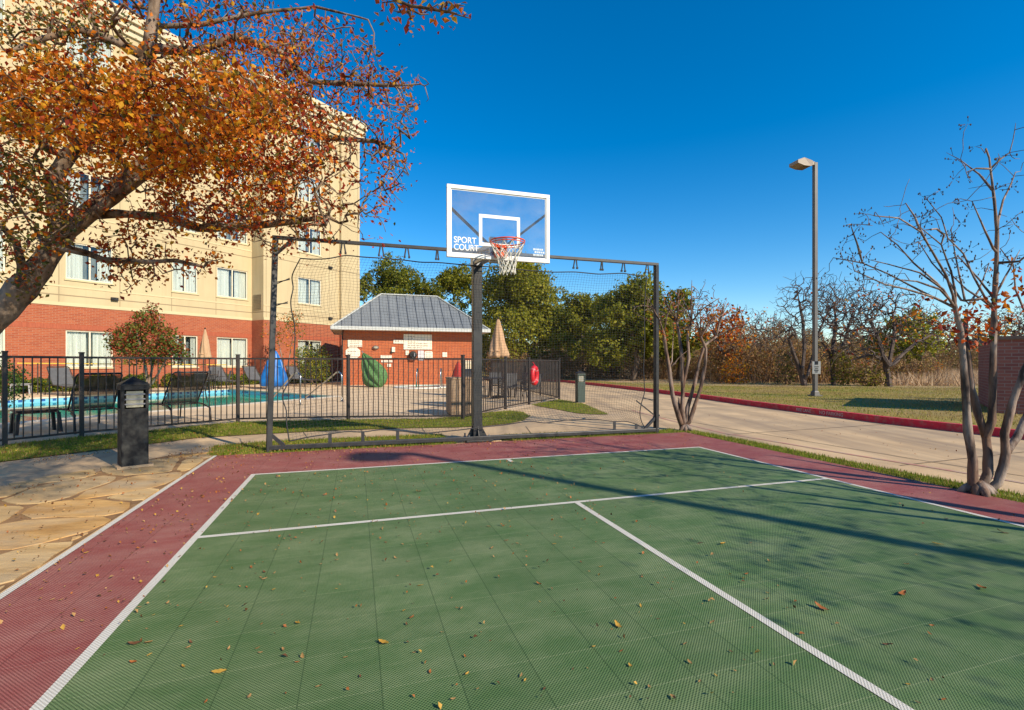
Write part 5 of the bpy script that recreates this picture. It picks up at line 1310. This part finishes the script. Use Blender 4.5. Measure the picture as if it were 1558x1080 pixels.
leafy('crape_myrtle_shrub', 'thin orange leaved crape myrtle at the inner corner of the hotel', 'shrub', (q.x, q.y, 0),
      [([(q.x, q.y, 0)]+[tuple(W(x, y, 28.5)) for x, y in ((432,560),(426,530),(420,505))], .05, .02), ([tuple(W(432,585,28.5))]+[tuple(W(x, y, 28.5)) for x, y in ((440,545),(446,510))], .05, .02)],
      [(W(430,505,28.5), (1.2,.9,1.0), 95), (W(448,485,28.5), (.4,.4,.7), 22)], [L_OR[0], L_OR[3], L_SH[0]], [.4,.35,.25], 4, 0, 5, (.09,.16), .005)
q = W(475, 588, 29.6)
leafy('round_shrub', 'round bright green shrub under the right ground floor window', 'shrub', (q.x, q.y, 0), [([(q.x, q.y, 0), (q.x, q.y, .8)], .06, .03)],
      [((q.x, q.y, 1.25), (1.05,1.0,1.15), 170)], [L_SH[0], L_GR[2]], [.6,.4], 5, 0, 12, (.1,.17), .005)
q = W(4, 604, 14.5)
leafy('clipped_shrub', 'dark green clipped shrub at the left edge beyond the fence', 'shrub', (q.x, q.y, 0), [([(q.x, q.y, 0), (q.x, q.y, .5)], .05, .03)],
      [((q.x-.1, q.y, .72), (.5,.5,.62), 120)], [L_SH[1], L_SH[0]], [.7,.3], 6, 0, 12, (.06,.11), .004)
hn = Vector((math.cos(math.radians(-30)), math.sin(math.radians(-30)))); hd = Vector((.5, .866))
for k, (t0, t1, h, lb) in enumerate(((-7.2, -3.2, .85, 'low green hedge below the left edge of the hotel'), (-3.0, 2.4, .7, 'low green hedge under the double window left of the red leaved shrub'),
                                     (2.8, 8.6, .65, 'low green hedge behind the patio table across the pool'), (8.8, 12.6, .7, 'low green hedge running to the round shrub'))):
    rng = np.random.default_rng(50+k); n = int(1900*(t1-t0)); base = Vector((-20.64, 24))+hd*((t0+t1)/2)+hn*(1.0 if t0 < 8 else 2.1)
    tt = rng.uniform(t0, t1, n)-(t0+t1)/2; ww = rng.uniform(-.38, .38, n); zz = h*rng.uniform(.02, 1, n)**.7*(1-.25*(ww/.38)**2+.12*np.sin(tt*4)+.1*np.sin(tt*9.1))
    pos = np.column_stack([base.x+hd.x*tt+hn.x*ww, base.y+hd.y*tt+hn.y*ww, zz])
    t = thing('hedge', (base.x, base.y, 0), lb, 'hedge', 'low hedges along the hotel'); leaf_cloud('foliage', pos, rng.uniform(.07, .13, n), [L_SH[0], L_SH[1], L_GR[2]], rng.choice(3, n, p=[.5,.25,.25]), t, rng=rng)
    mb = MB()
    for i in range(int((t1-t0)*3)):
        a = rng.uniform(t0, t1)-(t0+t1)/2; p_ = (base.x+hd.x*a, base.y+hd.y*a); mb.tube([(p_[0], p_[1], 0), (p_[0]+rng.normal()*.08, p_[1]+rng.normal()*.08, h*.7)], .012, 4)
    mb.build('stems', CRAPE, t, world=True)

# ================================================================== TREES BEHIND
def green_tree(label, px, py, Y, top_y, wpx, seed, pal=(.45,.3,.25), nl=18, dens=1.5, low=.15, trunk=True, lsz=(.13,.28)):
    rng = np.random.default_rng(seed); b = W(px, py, Y); b.z = .13 if b.x > 4 else 0
    top = W(px, top_y, Y).z; wr = 1.15*wpx/F*Y/2; h = top-b.z
    t = thing('live_oak', b, label, 'tree', 'dark green trees behind the pool house and net')
    lob, pts, T, outs = [], [], [], []
    for i in range(nl):
        f = rng.uniform(0, 1); z = b.z+h*(low+(.9-low)*f); rad = wr*(.72 if f < .6 else .72*(1-(f-.6)*1.3))
        a = rng.uniform(0, 2*math.pi); d = rad*math.sqrt(rng.uniform(.05, 1))
        lr_ = wr*rng.uniform(.24, .42); lob.append(((b.x+d*math.cos(a), b.y+d*math.sin(a), z), (lr_, lr_, lr_*.75)))
    lob.append(((b.x+wr*.05, b.y, top-h*.13), (wr*.34, wr*.34, h*.13)))
    for c_, r_ in lob:
        n = int(760*dens*(r_[0]/1.6)**2*(.25/np.mean(lsz))**1.2); cl_ = ell(c_, r_, max(12, n//14), rng, .55)
        T += [tuple(x) for x in cl_[:14]]
        for x in cl_:
            pts.append(x+rng.normal(size=(14, 3))*r_[0]*.14); o_ = x-np.array(c_); o_ /= np.linalg.norm(o_)+1e-6; outs.append(np.repeat(o_[None], 14, 0))
    st_ = grow([([tuple(b), (b.x+.1*wr, b.y, b.z+h*.22), (b.x, b.y, b.z+h*.5)], .032*h, .02*h)], T, .012, step=.6, rng=rng, bend=.3)
    wood(*st_, nmin=4, nmax=8, rn=.06).build('trunk', BARK, t, world=True, smooth=True)
    pts = np.concatenate(pts); outs = np.concatenate(outs); k_ = pts[:, 2] > b.z+h*.06; pts, outs = pts[k_], outs[k_]; leaf_cloud('crown', pts, rng.uniform(*lsz, len(pts)), L_GR, rng.choice(3, len(pts), p=pal), t, droop=0, aspect=.75, rng=rng, up=.5, out=outs)
    return t
green_tree('tall green tree tip left of the pool house ridge beside the hotel', 592, 585, 50, 386, 95, 1, (.35,.55,.1))
green_tree('narrow green tree top above the pool house roof ridge', 638, 585, 53, 412, 55, 2, (.3,.6,.1))
green_tree('low green tree squeezed between hotel corner and pool house roof', 556, 588, 45, 415, 50, 3, (.35,.45,.2))
green_tree('small green treetop peeking right of the roof ridge', 672, 585, 55, 418, 45, 40, (.3,.6,.1))
green_tree('dark green crown filling the gap behind the roof ridge middle', 616, 585, 56, 404, 80, 43, (.35,.5,.15), nl=16)
green_tree('green crown just right of the roof ridge end', 655, 585, 51, 424, 75, 44, (.4,.45,.15), nl=16)
green_tree('mid green crown between the largest tree and the net tree', 850, 582, 50, 436, 80, 45, (.45,.35,.2), nl=16, low=.08)
green_tree('olive green tree left of the basketball pole behind the roof hip', 704, 583, 46, 400, 95, 4, (.45,.25,.3))
green_tree('largest broad green tree behind the hoop and tan umbrella', 790, 580, 40, 392, 150, 5, (.5,.2,.3), nl=30, dens=1.6, low=.1)
green_tree('green tree with low crown right of the largest one', 886, 580, 38, 448, 95, 6, (.5,.3,.2), low=.12)
green_tree('live oak with a visible trunk seen through the right part of the net', 962, 583, 33, 434, 135, 7, (.45,.35,.2), nl=20, low=.3)
green_tree('dark live oak behind the crape myrtle at the court corner', 1032, 583, 35, 438, 95, 8, (.4,.45,.15), nl=16, low=.25)
green_tree('far dark green treetops between the pool tree and the net post', 925, 575, 62, 452, 130, 9, (.4,.5,.1), nl=12)
green_tree('olive tree low at the right behind the bare trees', 1372, 585, 36, 478, 100, 10, (.25,.25,.5), nl=14, dens=.8, low=.3)
green_tree('bushy green tree far back between hotel and pool house', 520, 588, 44, 455, 60, 41, (.45,.3,.25), low=.05)

t_ = green_tree('live oak outside the right edge shading the brick enclosure and verge', 779+747.6*19.5/8.5, 655, 8.5, 60, 520, 90, nl=16, dens=.55, low=.35, lsz=(.14,.26))
def bare_tree(label, base_px, Y, blobs, seed, rt=.013, r0=.13, leaves=0, lm=(0,0,0,0,1,0), trunk=None, name='bare_tree', lsz=(.1,.2), mat=TWIG, leafper=3, group='bare trees beyond the verge'):
    rng = np.random.default_rng(seed); b = W(base_px[0], base_px[1], Y); b.z = .13
    t = thing(name, b, label, 'tree', group)
    T, lv_ = [], []
    for cx, cy, rx, ry, n in blobs:
        q = ell_px(cx, cy, rx, ry, Y, rx/F*Y*.8, n, rng); T += [tuple(x) for x in q]
    pths = trunk or [[(base_px[0], base_px[1]-20), (base_px[0]+3, base_px[1]-50)]]
    pp = [([tuple(b)]+[tuple(W(x, y, Y)) for x, y in pths[0]], r0, r0*.5)]+[([tuple(W(x, y, Y+.3*(k-1))) for k, (x, y) in enumerate(p_)], r0*.6, r0*.25) for p_ in pths[1:]]
    # extra fine twigs round every target
    T2 = [tuple(np.array(x)+rng.normal(size=3)*.32) for x in T for _ in range(3)]
    st_ = grow(pp, T+T2, rt*.8, p=.42, step=.35, jit=.1, pen=.05, rng=rng, bend=.35)
    wood(*st_, nmin=3, nmax=8, rn=.04).build('branches', mat, t, world=True)
    if leaves:
        c_ = np.array(T)[rng.choice(len(T), leaves)]; lv_ = np.repeat(c_, leafper, 0)+rng.normal(size=(leaves*leafper, 3))*.25
        leaf_cloud('foliage', lv_, rng.uniform(*lsz, len(lv_)), L_OR, rng.choice(6, len(lv_), p=lm), t, rng=rng)
    return t
bare_tree('bare grey tree left of the lamp post with a forked trunk', (1224, 596), 25.5, [(1222,470,48,45,150), (1195,520,40,30,60), (1250,450,30,30,50)], 61, r0=.15,
          trunk=[[(1220,570),(1210,545),(1200,515)], [(1220,570),(1224,530),(1222,490),(1215,455)], [(1226,580),(1236,545),(1248,500),(1262,470)]])
bare_tree('bare tree right of the lamp post with wide low limbs', (1268, 594), 26.5, [(1275,465,45,38,120), (1300,500,40,35,60), (1262,520,35,28,40)], 62, leaves=40, lm=(.3,.4,.1,.1,.1,0),
          trunk=[[(1267,560),(1264,540)], [(1264,540),(1250,520)], [(1264,545),(1285,520),(1296,480)], [(1264,540),(1272,500),(1270,465)]])
bare_tree('spreading bare tree in front of the dry field with crooked limbs', (1352, 593), 24.5, [(1350,475,58,42,170), (1310,525,48,28,70), (1395,510,45,30,80), (1335,455,35,28,50)], 63, r0=.17, leaves=110, lm=(.35,.35,.12,.13,.05,0),
          trunk=[[(1351,570),(1346,550),(1342,535)], [(1350,565),(1356,535),(1362,505),(1358,475)], [(1354,560),(1372,540),(1395,520),(1420,508)], [(1344,545),(1322,540),(1295,548)], [(1346,550),(1338,520),(1325,490)]])
bare_tree('orange leaved tree right of the court corner crape myrtle', (1098, 588), 31, [(1085,490,48,24,90), (1105,520,40,30,60)], 64, leaves=230, lm=(.42,.4,.1,.04,.04,0), lsz=(.14,.3), leafper=4, rt=.014)
bare_tree('hazy grey bare tree on the skyline left of the lamp post', (1150, 585), 42, [(1145,498,45,28,120), (1120,530,50,25,60)], 65, rt=.018, leaves=60, lm=(.3,.5,.1,.1,0,0), lsz=(.15,.3))
bare_tree('faint grey bare tree far behind the lamp post', (1185, 585), 48, [(1180,505,45,25,110)], 66, rt=.02)
bare_tree('brown bare tree far back at the right behind the enclosure', (1470, 588), 42, [(1465,505,60,22,120), (1520,500,50,20,90)], 67, rt=.018, leaves=120, lm=(.3,.4,.1,.2,0,0), lsz=(.15,.3))
bare_tree('low bare tree at the far right above the brick enclosure', (1545, 586), 44, [(1550,490,50,22,110), (1600,500,50,30,60)], 68, rt=.02, leaves=90, lm=(.2,.3,.1,.4,0,0), lsz=(.15,.3))
bare_tree('bare brown tree among the brush behind the red kerb', (1130, 590), 33, [(1130,545,50,28,90)], 69, rt=.013, leaves=60, lm=(.3,.4,.2,.1,0,0), lsz=(.12,.2))
bare_tree('far grey tree between the two leaning lamp side trees', (1295, 585), 46, [(1300,478,60,38,140), (1250,470,40,30,60)], 70, rt=.02)
bare_tree('grey skyline tree above the dry field', (1415, 585), 48, [(1415,492,60,28,130)], 71, rt=.02, leaves=70, lm=(.2,.4,.1,.3,0,0), lsz=(.15,.3))

# brush: the tangle under and between the trees
rb = np.random.default_rng(77); pos, mi = [], []
def brush(px0, px1, Y0, Y1, ytop0, ytop1, n, pal):
    x = rb.uniform(px0, px1, n); Y = rb.uniform(Y0, Y1, n); f = (x-px0)/(px1-px0); yt = ytop0+(ytop1-ytop0)*f+7*np.sin(x*.11)+5*np.sin(x*.31+1)
    top = HC+(HY-yt)/F*Y; z = .1+(top-.1)*rb.uniform(0, 1, n)**.9
    pos.append(np.column_stack([(x-CX)/F*Y, Y, z])); mi.append(rb.choice(4, n, p=pal))
brush(740, 1100, 36, 41, 540, 535, 26000, [.34,.4,.18,.08])
brush(1085, 1240, 36, 42, 492, 505, 9000, [.3,.36,.16,.18]); brush(1230, 1400, 38, 44, 515, 520, 9000, [.3,.36,.26,.08]); brush(1080, 1240, 30, 36, 525, 528, 18000, [.36,.34,.14,.16])
brush(1230, 1420, 29, 34, 545, 545, 16000, [.36,.34,.22,.08])
brush(1390, 1640, 46, 52, 530, 520, 14000, [.32,.4,.16,.12])
brush(1060, 1420, 44, 55, 505, 512, 16000, [.26,.46,.1,.18]); brush(700, 1080, 50, 60, 508, 512, 26000, [.12,.3,.5,.08])
pos = np.concatenate(pos); mi = np.concatenate(mi)
o = leaf_cloud('brush', pos, rb.uniform(.1, .26, len(pos)), L_BR, mi, None, aspect=.3, rng=rb, droop=0)
tag(o, 'tangled brown brush and undergrowth at the edge of the wood', 'brush'); o['kind'] = 'stuff'
rb2 = np.random.default_rng(78); x = rb2.uniform(500, 1700, 30000); Y = rb2.uniform(85, 125, 30000)
yt = 519+5*np.sin(x*.05)+4*np.sin(x*.17+2)+3*np.sin(x*.43); tp = HC+(HY-yt)/F*Y
o = leaf_cloud('far_wood', np.column_stack([(x-CX)/F*Y, Y, .1+tp*rb2.uniform(0, 1, 30000)**.8]), rb2.uniform(.5, 1.1, 30000), [L_BR[1], L_BR[2], L_GR[1]], rb2.choice(3, 30000, p=[.5,.25,.25]), None, aspect=.5, rng=rb2, droop=0)
tag(o, 'far low brown wood along the horizon', 'wood'); o['kind'] = 'stuff'
n = 5200
px = np.concatenate([rb.uniform(760, 1100, 1800), rb.uniform(1080, 1440, 2600), rb.uniform(1400, 1640, 800)]); Y = np.concatenate([rb.uniform(35, 41, 1800), rb.uniform(28, 40, 2600), rb.uniform(44, 50, 800)])
xy = np.column_stack([(px-CX)/F*Y, Y]); o = blades('brush_stems', xy, .1, rb.uniform(.4, 2.0, n), [TWIG, L_BR[0], L_BR[1]], rb.choice(3, n), wid=.013, lean=1.1, rng=rb)
tag(o, 'thin leaning stems of the brown undergrowth', 'brush'); o['kind'] = 'stuff'
for k, (x, y, Y, wd, h, lb, mt, pl) in enumerate((
     (1118, 588, 28.5, 46, 34, 'bright orange bush at the edge of the wood left of the lamp post', [L_OR[0], L_OR[2], L_BR[1]], [.4,.35,.25]),
     (1196, 590, 26.8, 30, 50, 'dark green leafed bush at the foot of the forked bare tree', [L_BR[2], L_SH[1], L_BR[1]], [.3,.3,.4]),
     (1283, 590, 26, 26, 52, 'narrow green bush right of the lamp post', [L_GR[0], L_BR[2], L_BR[1]], [.4,.4,.2]),
     (1325, 592, 25, 40, 26, 'olive bush in front of the dry field left of the crooked tree', [L_BR[2], L_GR[0], L_BR[0]], [.4,.25,.35]),
     (1402, 560, 40, 44, 32, 'yellow orange bush behind the crooked bare tree', [L_OR[2], L_OR[0], L_BR[0]], [.35,.25,.4]))):
    q = W(x, y, Y); q.z = .13; r_ = wd/F*Y/2; hh = h/F*Y/2
    leafy('wild_bush', lb, 'bush', q, [([tuple(q), (q.x, q.y, q.z+hh)], .03, .02)], [((q.x, q.y, q.z+hh), (r_, r_, hh), 90)], mt, pl, 80+k, 0, 8, (.09,.18), .006, group='bushes at the edge of the wood')

# ================================================================== FALLEN LEAVES
rl = np.random.default_rng(19)
def dry_leaf(seed):
    r_ = np.random.default_rng(seed); n = 9; vs = []; m = 3
    for i in range(n):
        f = i/(n-1); wv = .42*math.sin(math.pi*min(1, f*1.02))**.75*(1+.22*math.sin(f*18)); c = .25*(f-.5)**2*(1+seed % 3)
        for j in (-1, 0, 1): vs.append((f-.5, j*wv*.5+.05*math.sin(f*4+seed), c+.16*abs(j)*(.6+.4*math.sin(seed+f*3))+.02))
    me = bpy.data.meshes.new('dry_leaf'); me.from_pydata(vs, [], [(i*3+j, (i+1)*3+j, (i+1)*3+j+1, i*3+j+1) for i in range(n-1) for j in range(2)])
    me.polygons.foreach_set('use_smooth', [True]*len(me.polygons)); me.update(); return me
LC = [('tan', leafm('fallen_tan', (.42,.24,.09), .15)), ('rust', leafm('fallen_rust', (.36,.12,.03), .15)), ('gold', leafm('fallen_gold', (.52,.3,.05), .15)), ('brown', leafm('fallen_brown', (.16,.07,.03), .1))]
LM = []
for i, (c, m_) in enumerate(LC):
    LM.append([])
    for k in range(3):
        me = dry_leaf(i*3+k); me.materials.append(m_); LM[i].append(me)
def put_leaf(u, v, size, ci, label, group='fallen leaves on the court'):
    o = bpy.data.objects.new('fallen_leaf', LM[ci][int(rl.integers(3))]); COL.objects.link(o)
    p = C(u, v, .0275); o.location = p; o.rotation_euler = (rl.normal()*.15, rl.normal()*.15, rl.uniform(0, 6.28)); o.scale = (size, size*rl.uniform(.75, 1.05), size*rl.uniform(.4, 1.0))
    o['label'] = label; o['category'] = 'leaf'
    if group: o['group'] = group
    return o
def CG(px, py): g = G(px, py, .025); r_ = g-O; return r_.x*UX+r_.y*UY, -r_.x*UY+r_.y*UX
big = [(1372, 904, .075, 1, 'large bright orange leaf on the green court right of the centre line'), (1250, 926, .075, 1, 'large dark red leaf on the green court just right of the centre line'),
       (1494, 895, .07, 1, 'orange leaf near the right edge of the green court'), (1427, 828, .065, 2, 'pale yellow leaf standing on edge beside the long lamp shadow'),
       (725, 979, .075, 3, 'crumpled brown leaf alone on the lower left green court'), (853, 1022, .06, 2, 'yellow leaf at the bottom left of the green court'),
       (583, 979, .055, 2, 'golden leaf on the near green court left of the middle'), (941, 953, .06, 2, 'pair sized golden leaf left of the centre line'), (1100, 828, .055, 2, 'yellow brown leaf on the green court close to the lamp shadow'),
       (1525, 810, .075, 3, 'dark brown leaf on the white sideline at the right'), (1440, 790, .06, 0, 'tan leaf by the right sideline')]
big[4] = (205, 980, .055, 3, big[4][4]); big[5] = (333, 1023, .06, 2, big[5][4])
for px, py, s_, ci, lb in big:
    u, v = CG(px, py); o = put_leaf(u, v, s_, ci, lb, None)
cnt = 0
while cnt < 288:
    z = rl.uniform()
    if z < .26: px, py = rl.uniform(60, 420), rl.uniform(700, 1000)
    elif z < .58: px, py = rl.uniform(300, 900), rl.uniform(715, 860)
    elif z < .84: px, py = rl.uniform(180, 1200), rl.uniform(820, 1070)
    else: px, py = rl.uniform(900, 1558), rl.uniform(690, 1070)
    u, v = CG(px, py)
    if not (-.66 < u < 6.88 and -5.7 < v < 1.42): continue
    Y = G(px, py).y; s_ = min(.04, max(.012, rl.normal(.02, .008)))*(1.0 if Y < 5 else 1.1)
    ci = int(rl.choice(4, p=[.33,.3,.22,.15])); where = 'green court tiles' if 0 < u < 6.096 and v < 0 else 'red court border'
    put_leaf(u, v, s_, ci, f'small curled {LC[ci][0]} leaf lying on the {where}'); cnt += 1
# litter too small or too many to count: at the court's far end, on the flagstones, along the grass
pts = []
def litter(poly, n, z):
    xs, ys = [p[0] for p in poly], [p[1] for p in poly]; k = 0
    x = rl.uniform(min(xs), max(xs), n*6); y = rl.uniform(min(ys), max(ys), n*6); m_ = in_poly(x, y, poly)
    x, y = x[m_][:n], y[m_][:n]; pts.append(np.column_stack([x, y, np.full(len(x), z)+rl.uniform(.0, .012, len(x))]))
quad = lambda *q: [C(*a)[:2] for a in q]
litter(quad((-.68,-3.4),(-.02,-3.4),(-.02,1.4),(-.68,1.4)), 260, .03); litter(quad((0,.03),(6.8,.03),(6.8,1.42),(0,1.42)), 240, .03)
litter(quad((0,-2.6),(3.4,-2.6),(3.4,-.05),(0,-.05)), 330, .03); litter(quad((3,-4),(6.8,-4),(6.8,-.05),(3,-.05)), 50, .03)
litter(quad((0,-5.6),(3.4,-5.6),(3.4,-2.6),(0,-2.6)), 150, .03)
litter([p for p in bound], 3200, .03); litter([p for p in L1 if p[1] > 4 and p[0] < -1.5], 900, .03); litter(L2, 300, .04); litter(quad((-.68,1.1),(4.5,1.2),(4.5,1.43),(-.68,1.43)), 420, .03); litter([C(-.9,1.3)[:2], C(1.6,1.7)[:2], C(1.6,2.0)[:2], C(-1.2,2.4)[:2], C(-1.4,1.2)[:2]], 420, .035)
litter([G(40,684)[:2], G(320,655)[:2], G(320,668)[:2], G(40,712)[:2]], 420, .022); litter([p for p in KV[6:12]]+[(16, 5), (16, 16)], 600, .15); litter(L5[:7]+[C(6.9,-6)[:2]], 120, .04); litter([(7.4,5.2),(8.6,6.4),(7.3,13),(4,12),(4.6,8)], 130, .012)
pts = np.concatenate(pts)
# dead leaves gathered in the joints between the flags
o = leaf_cloud('leaf_litter', pts, rl.uniform(.011, .032, len(pts)), [m_ for _, m_ in LC], rl.choice(4, len(pts), p=[.3,.35,.15,.2]), None, aspect=.7, rng=rl, droop=0, up=3.0)
tag(o, 'tiny crumbled brown leaf bits over court border, flags and grass', 'leaf litter'); o['kind'] = 'stuff'
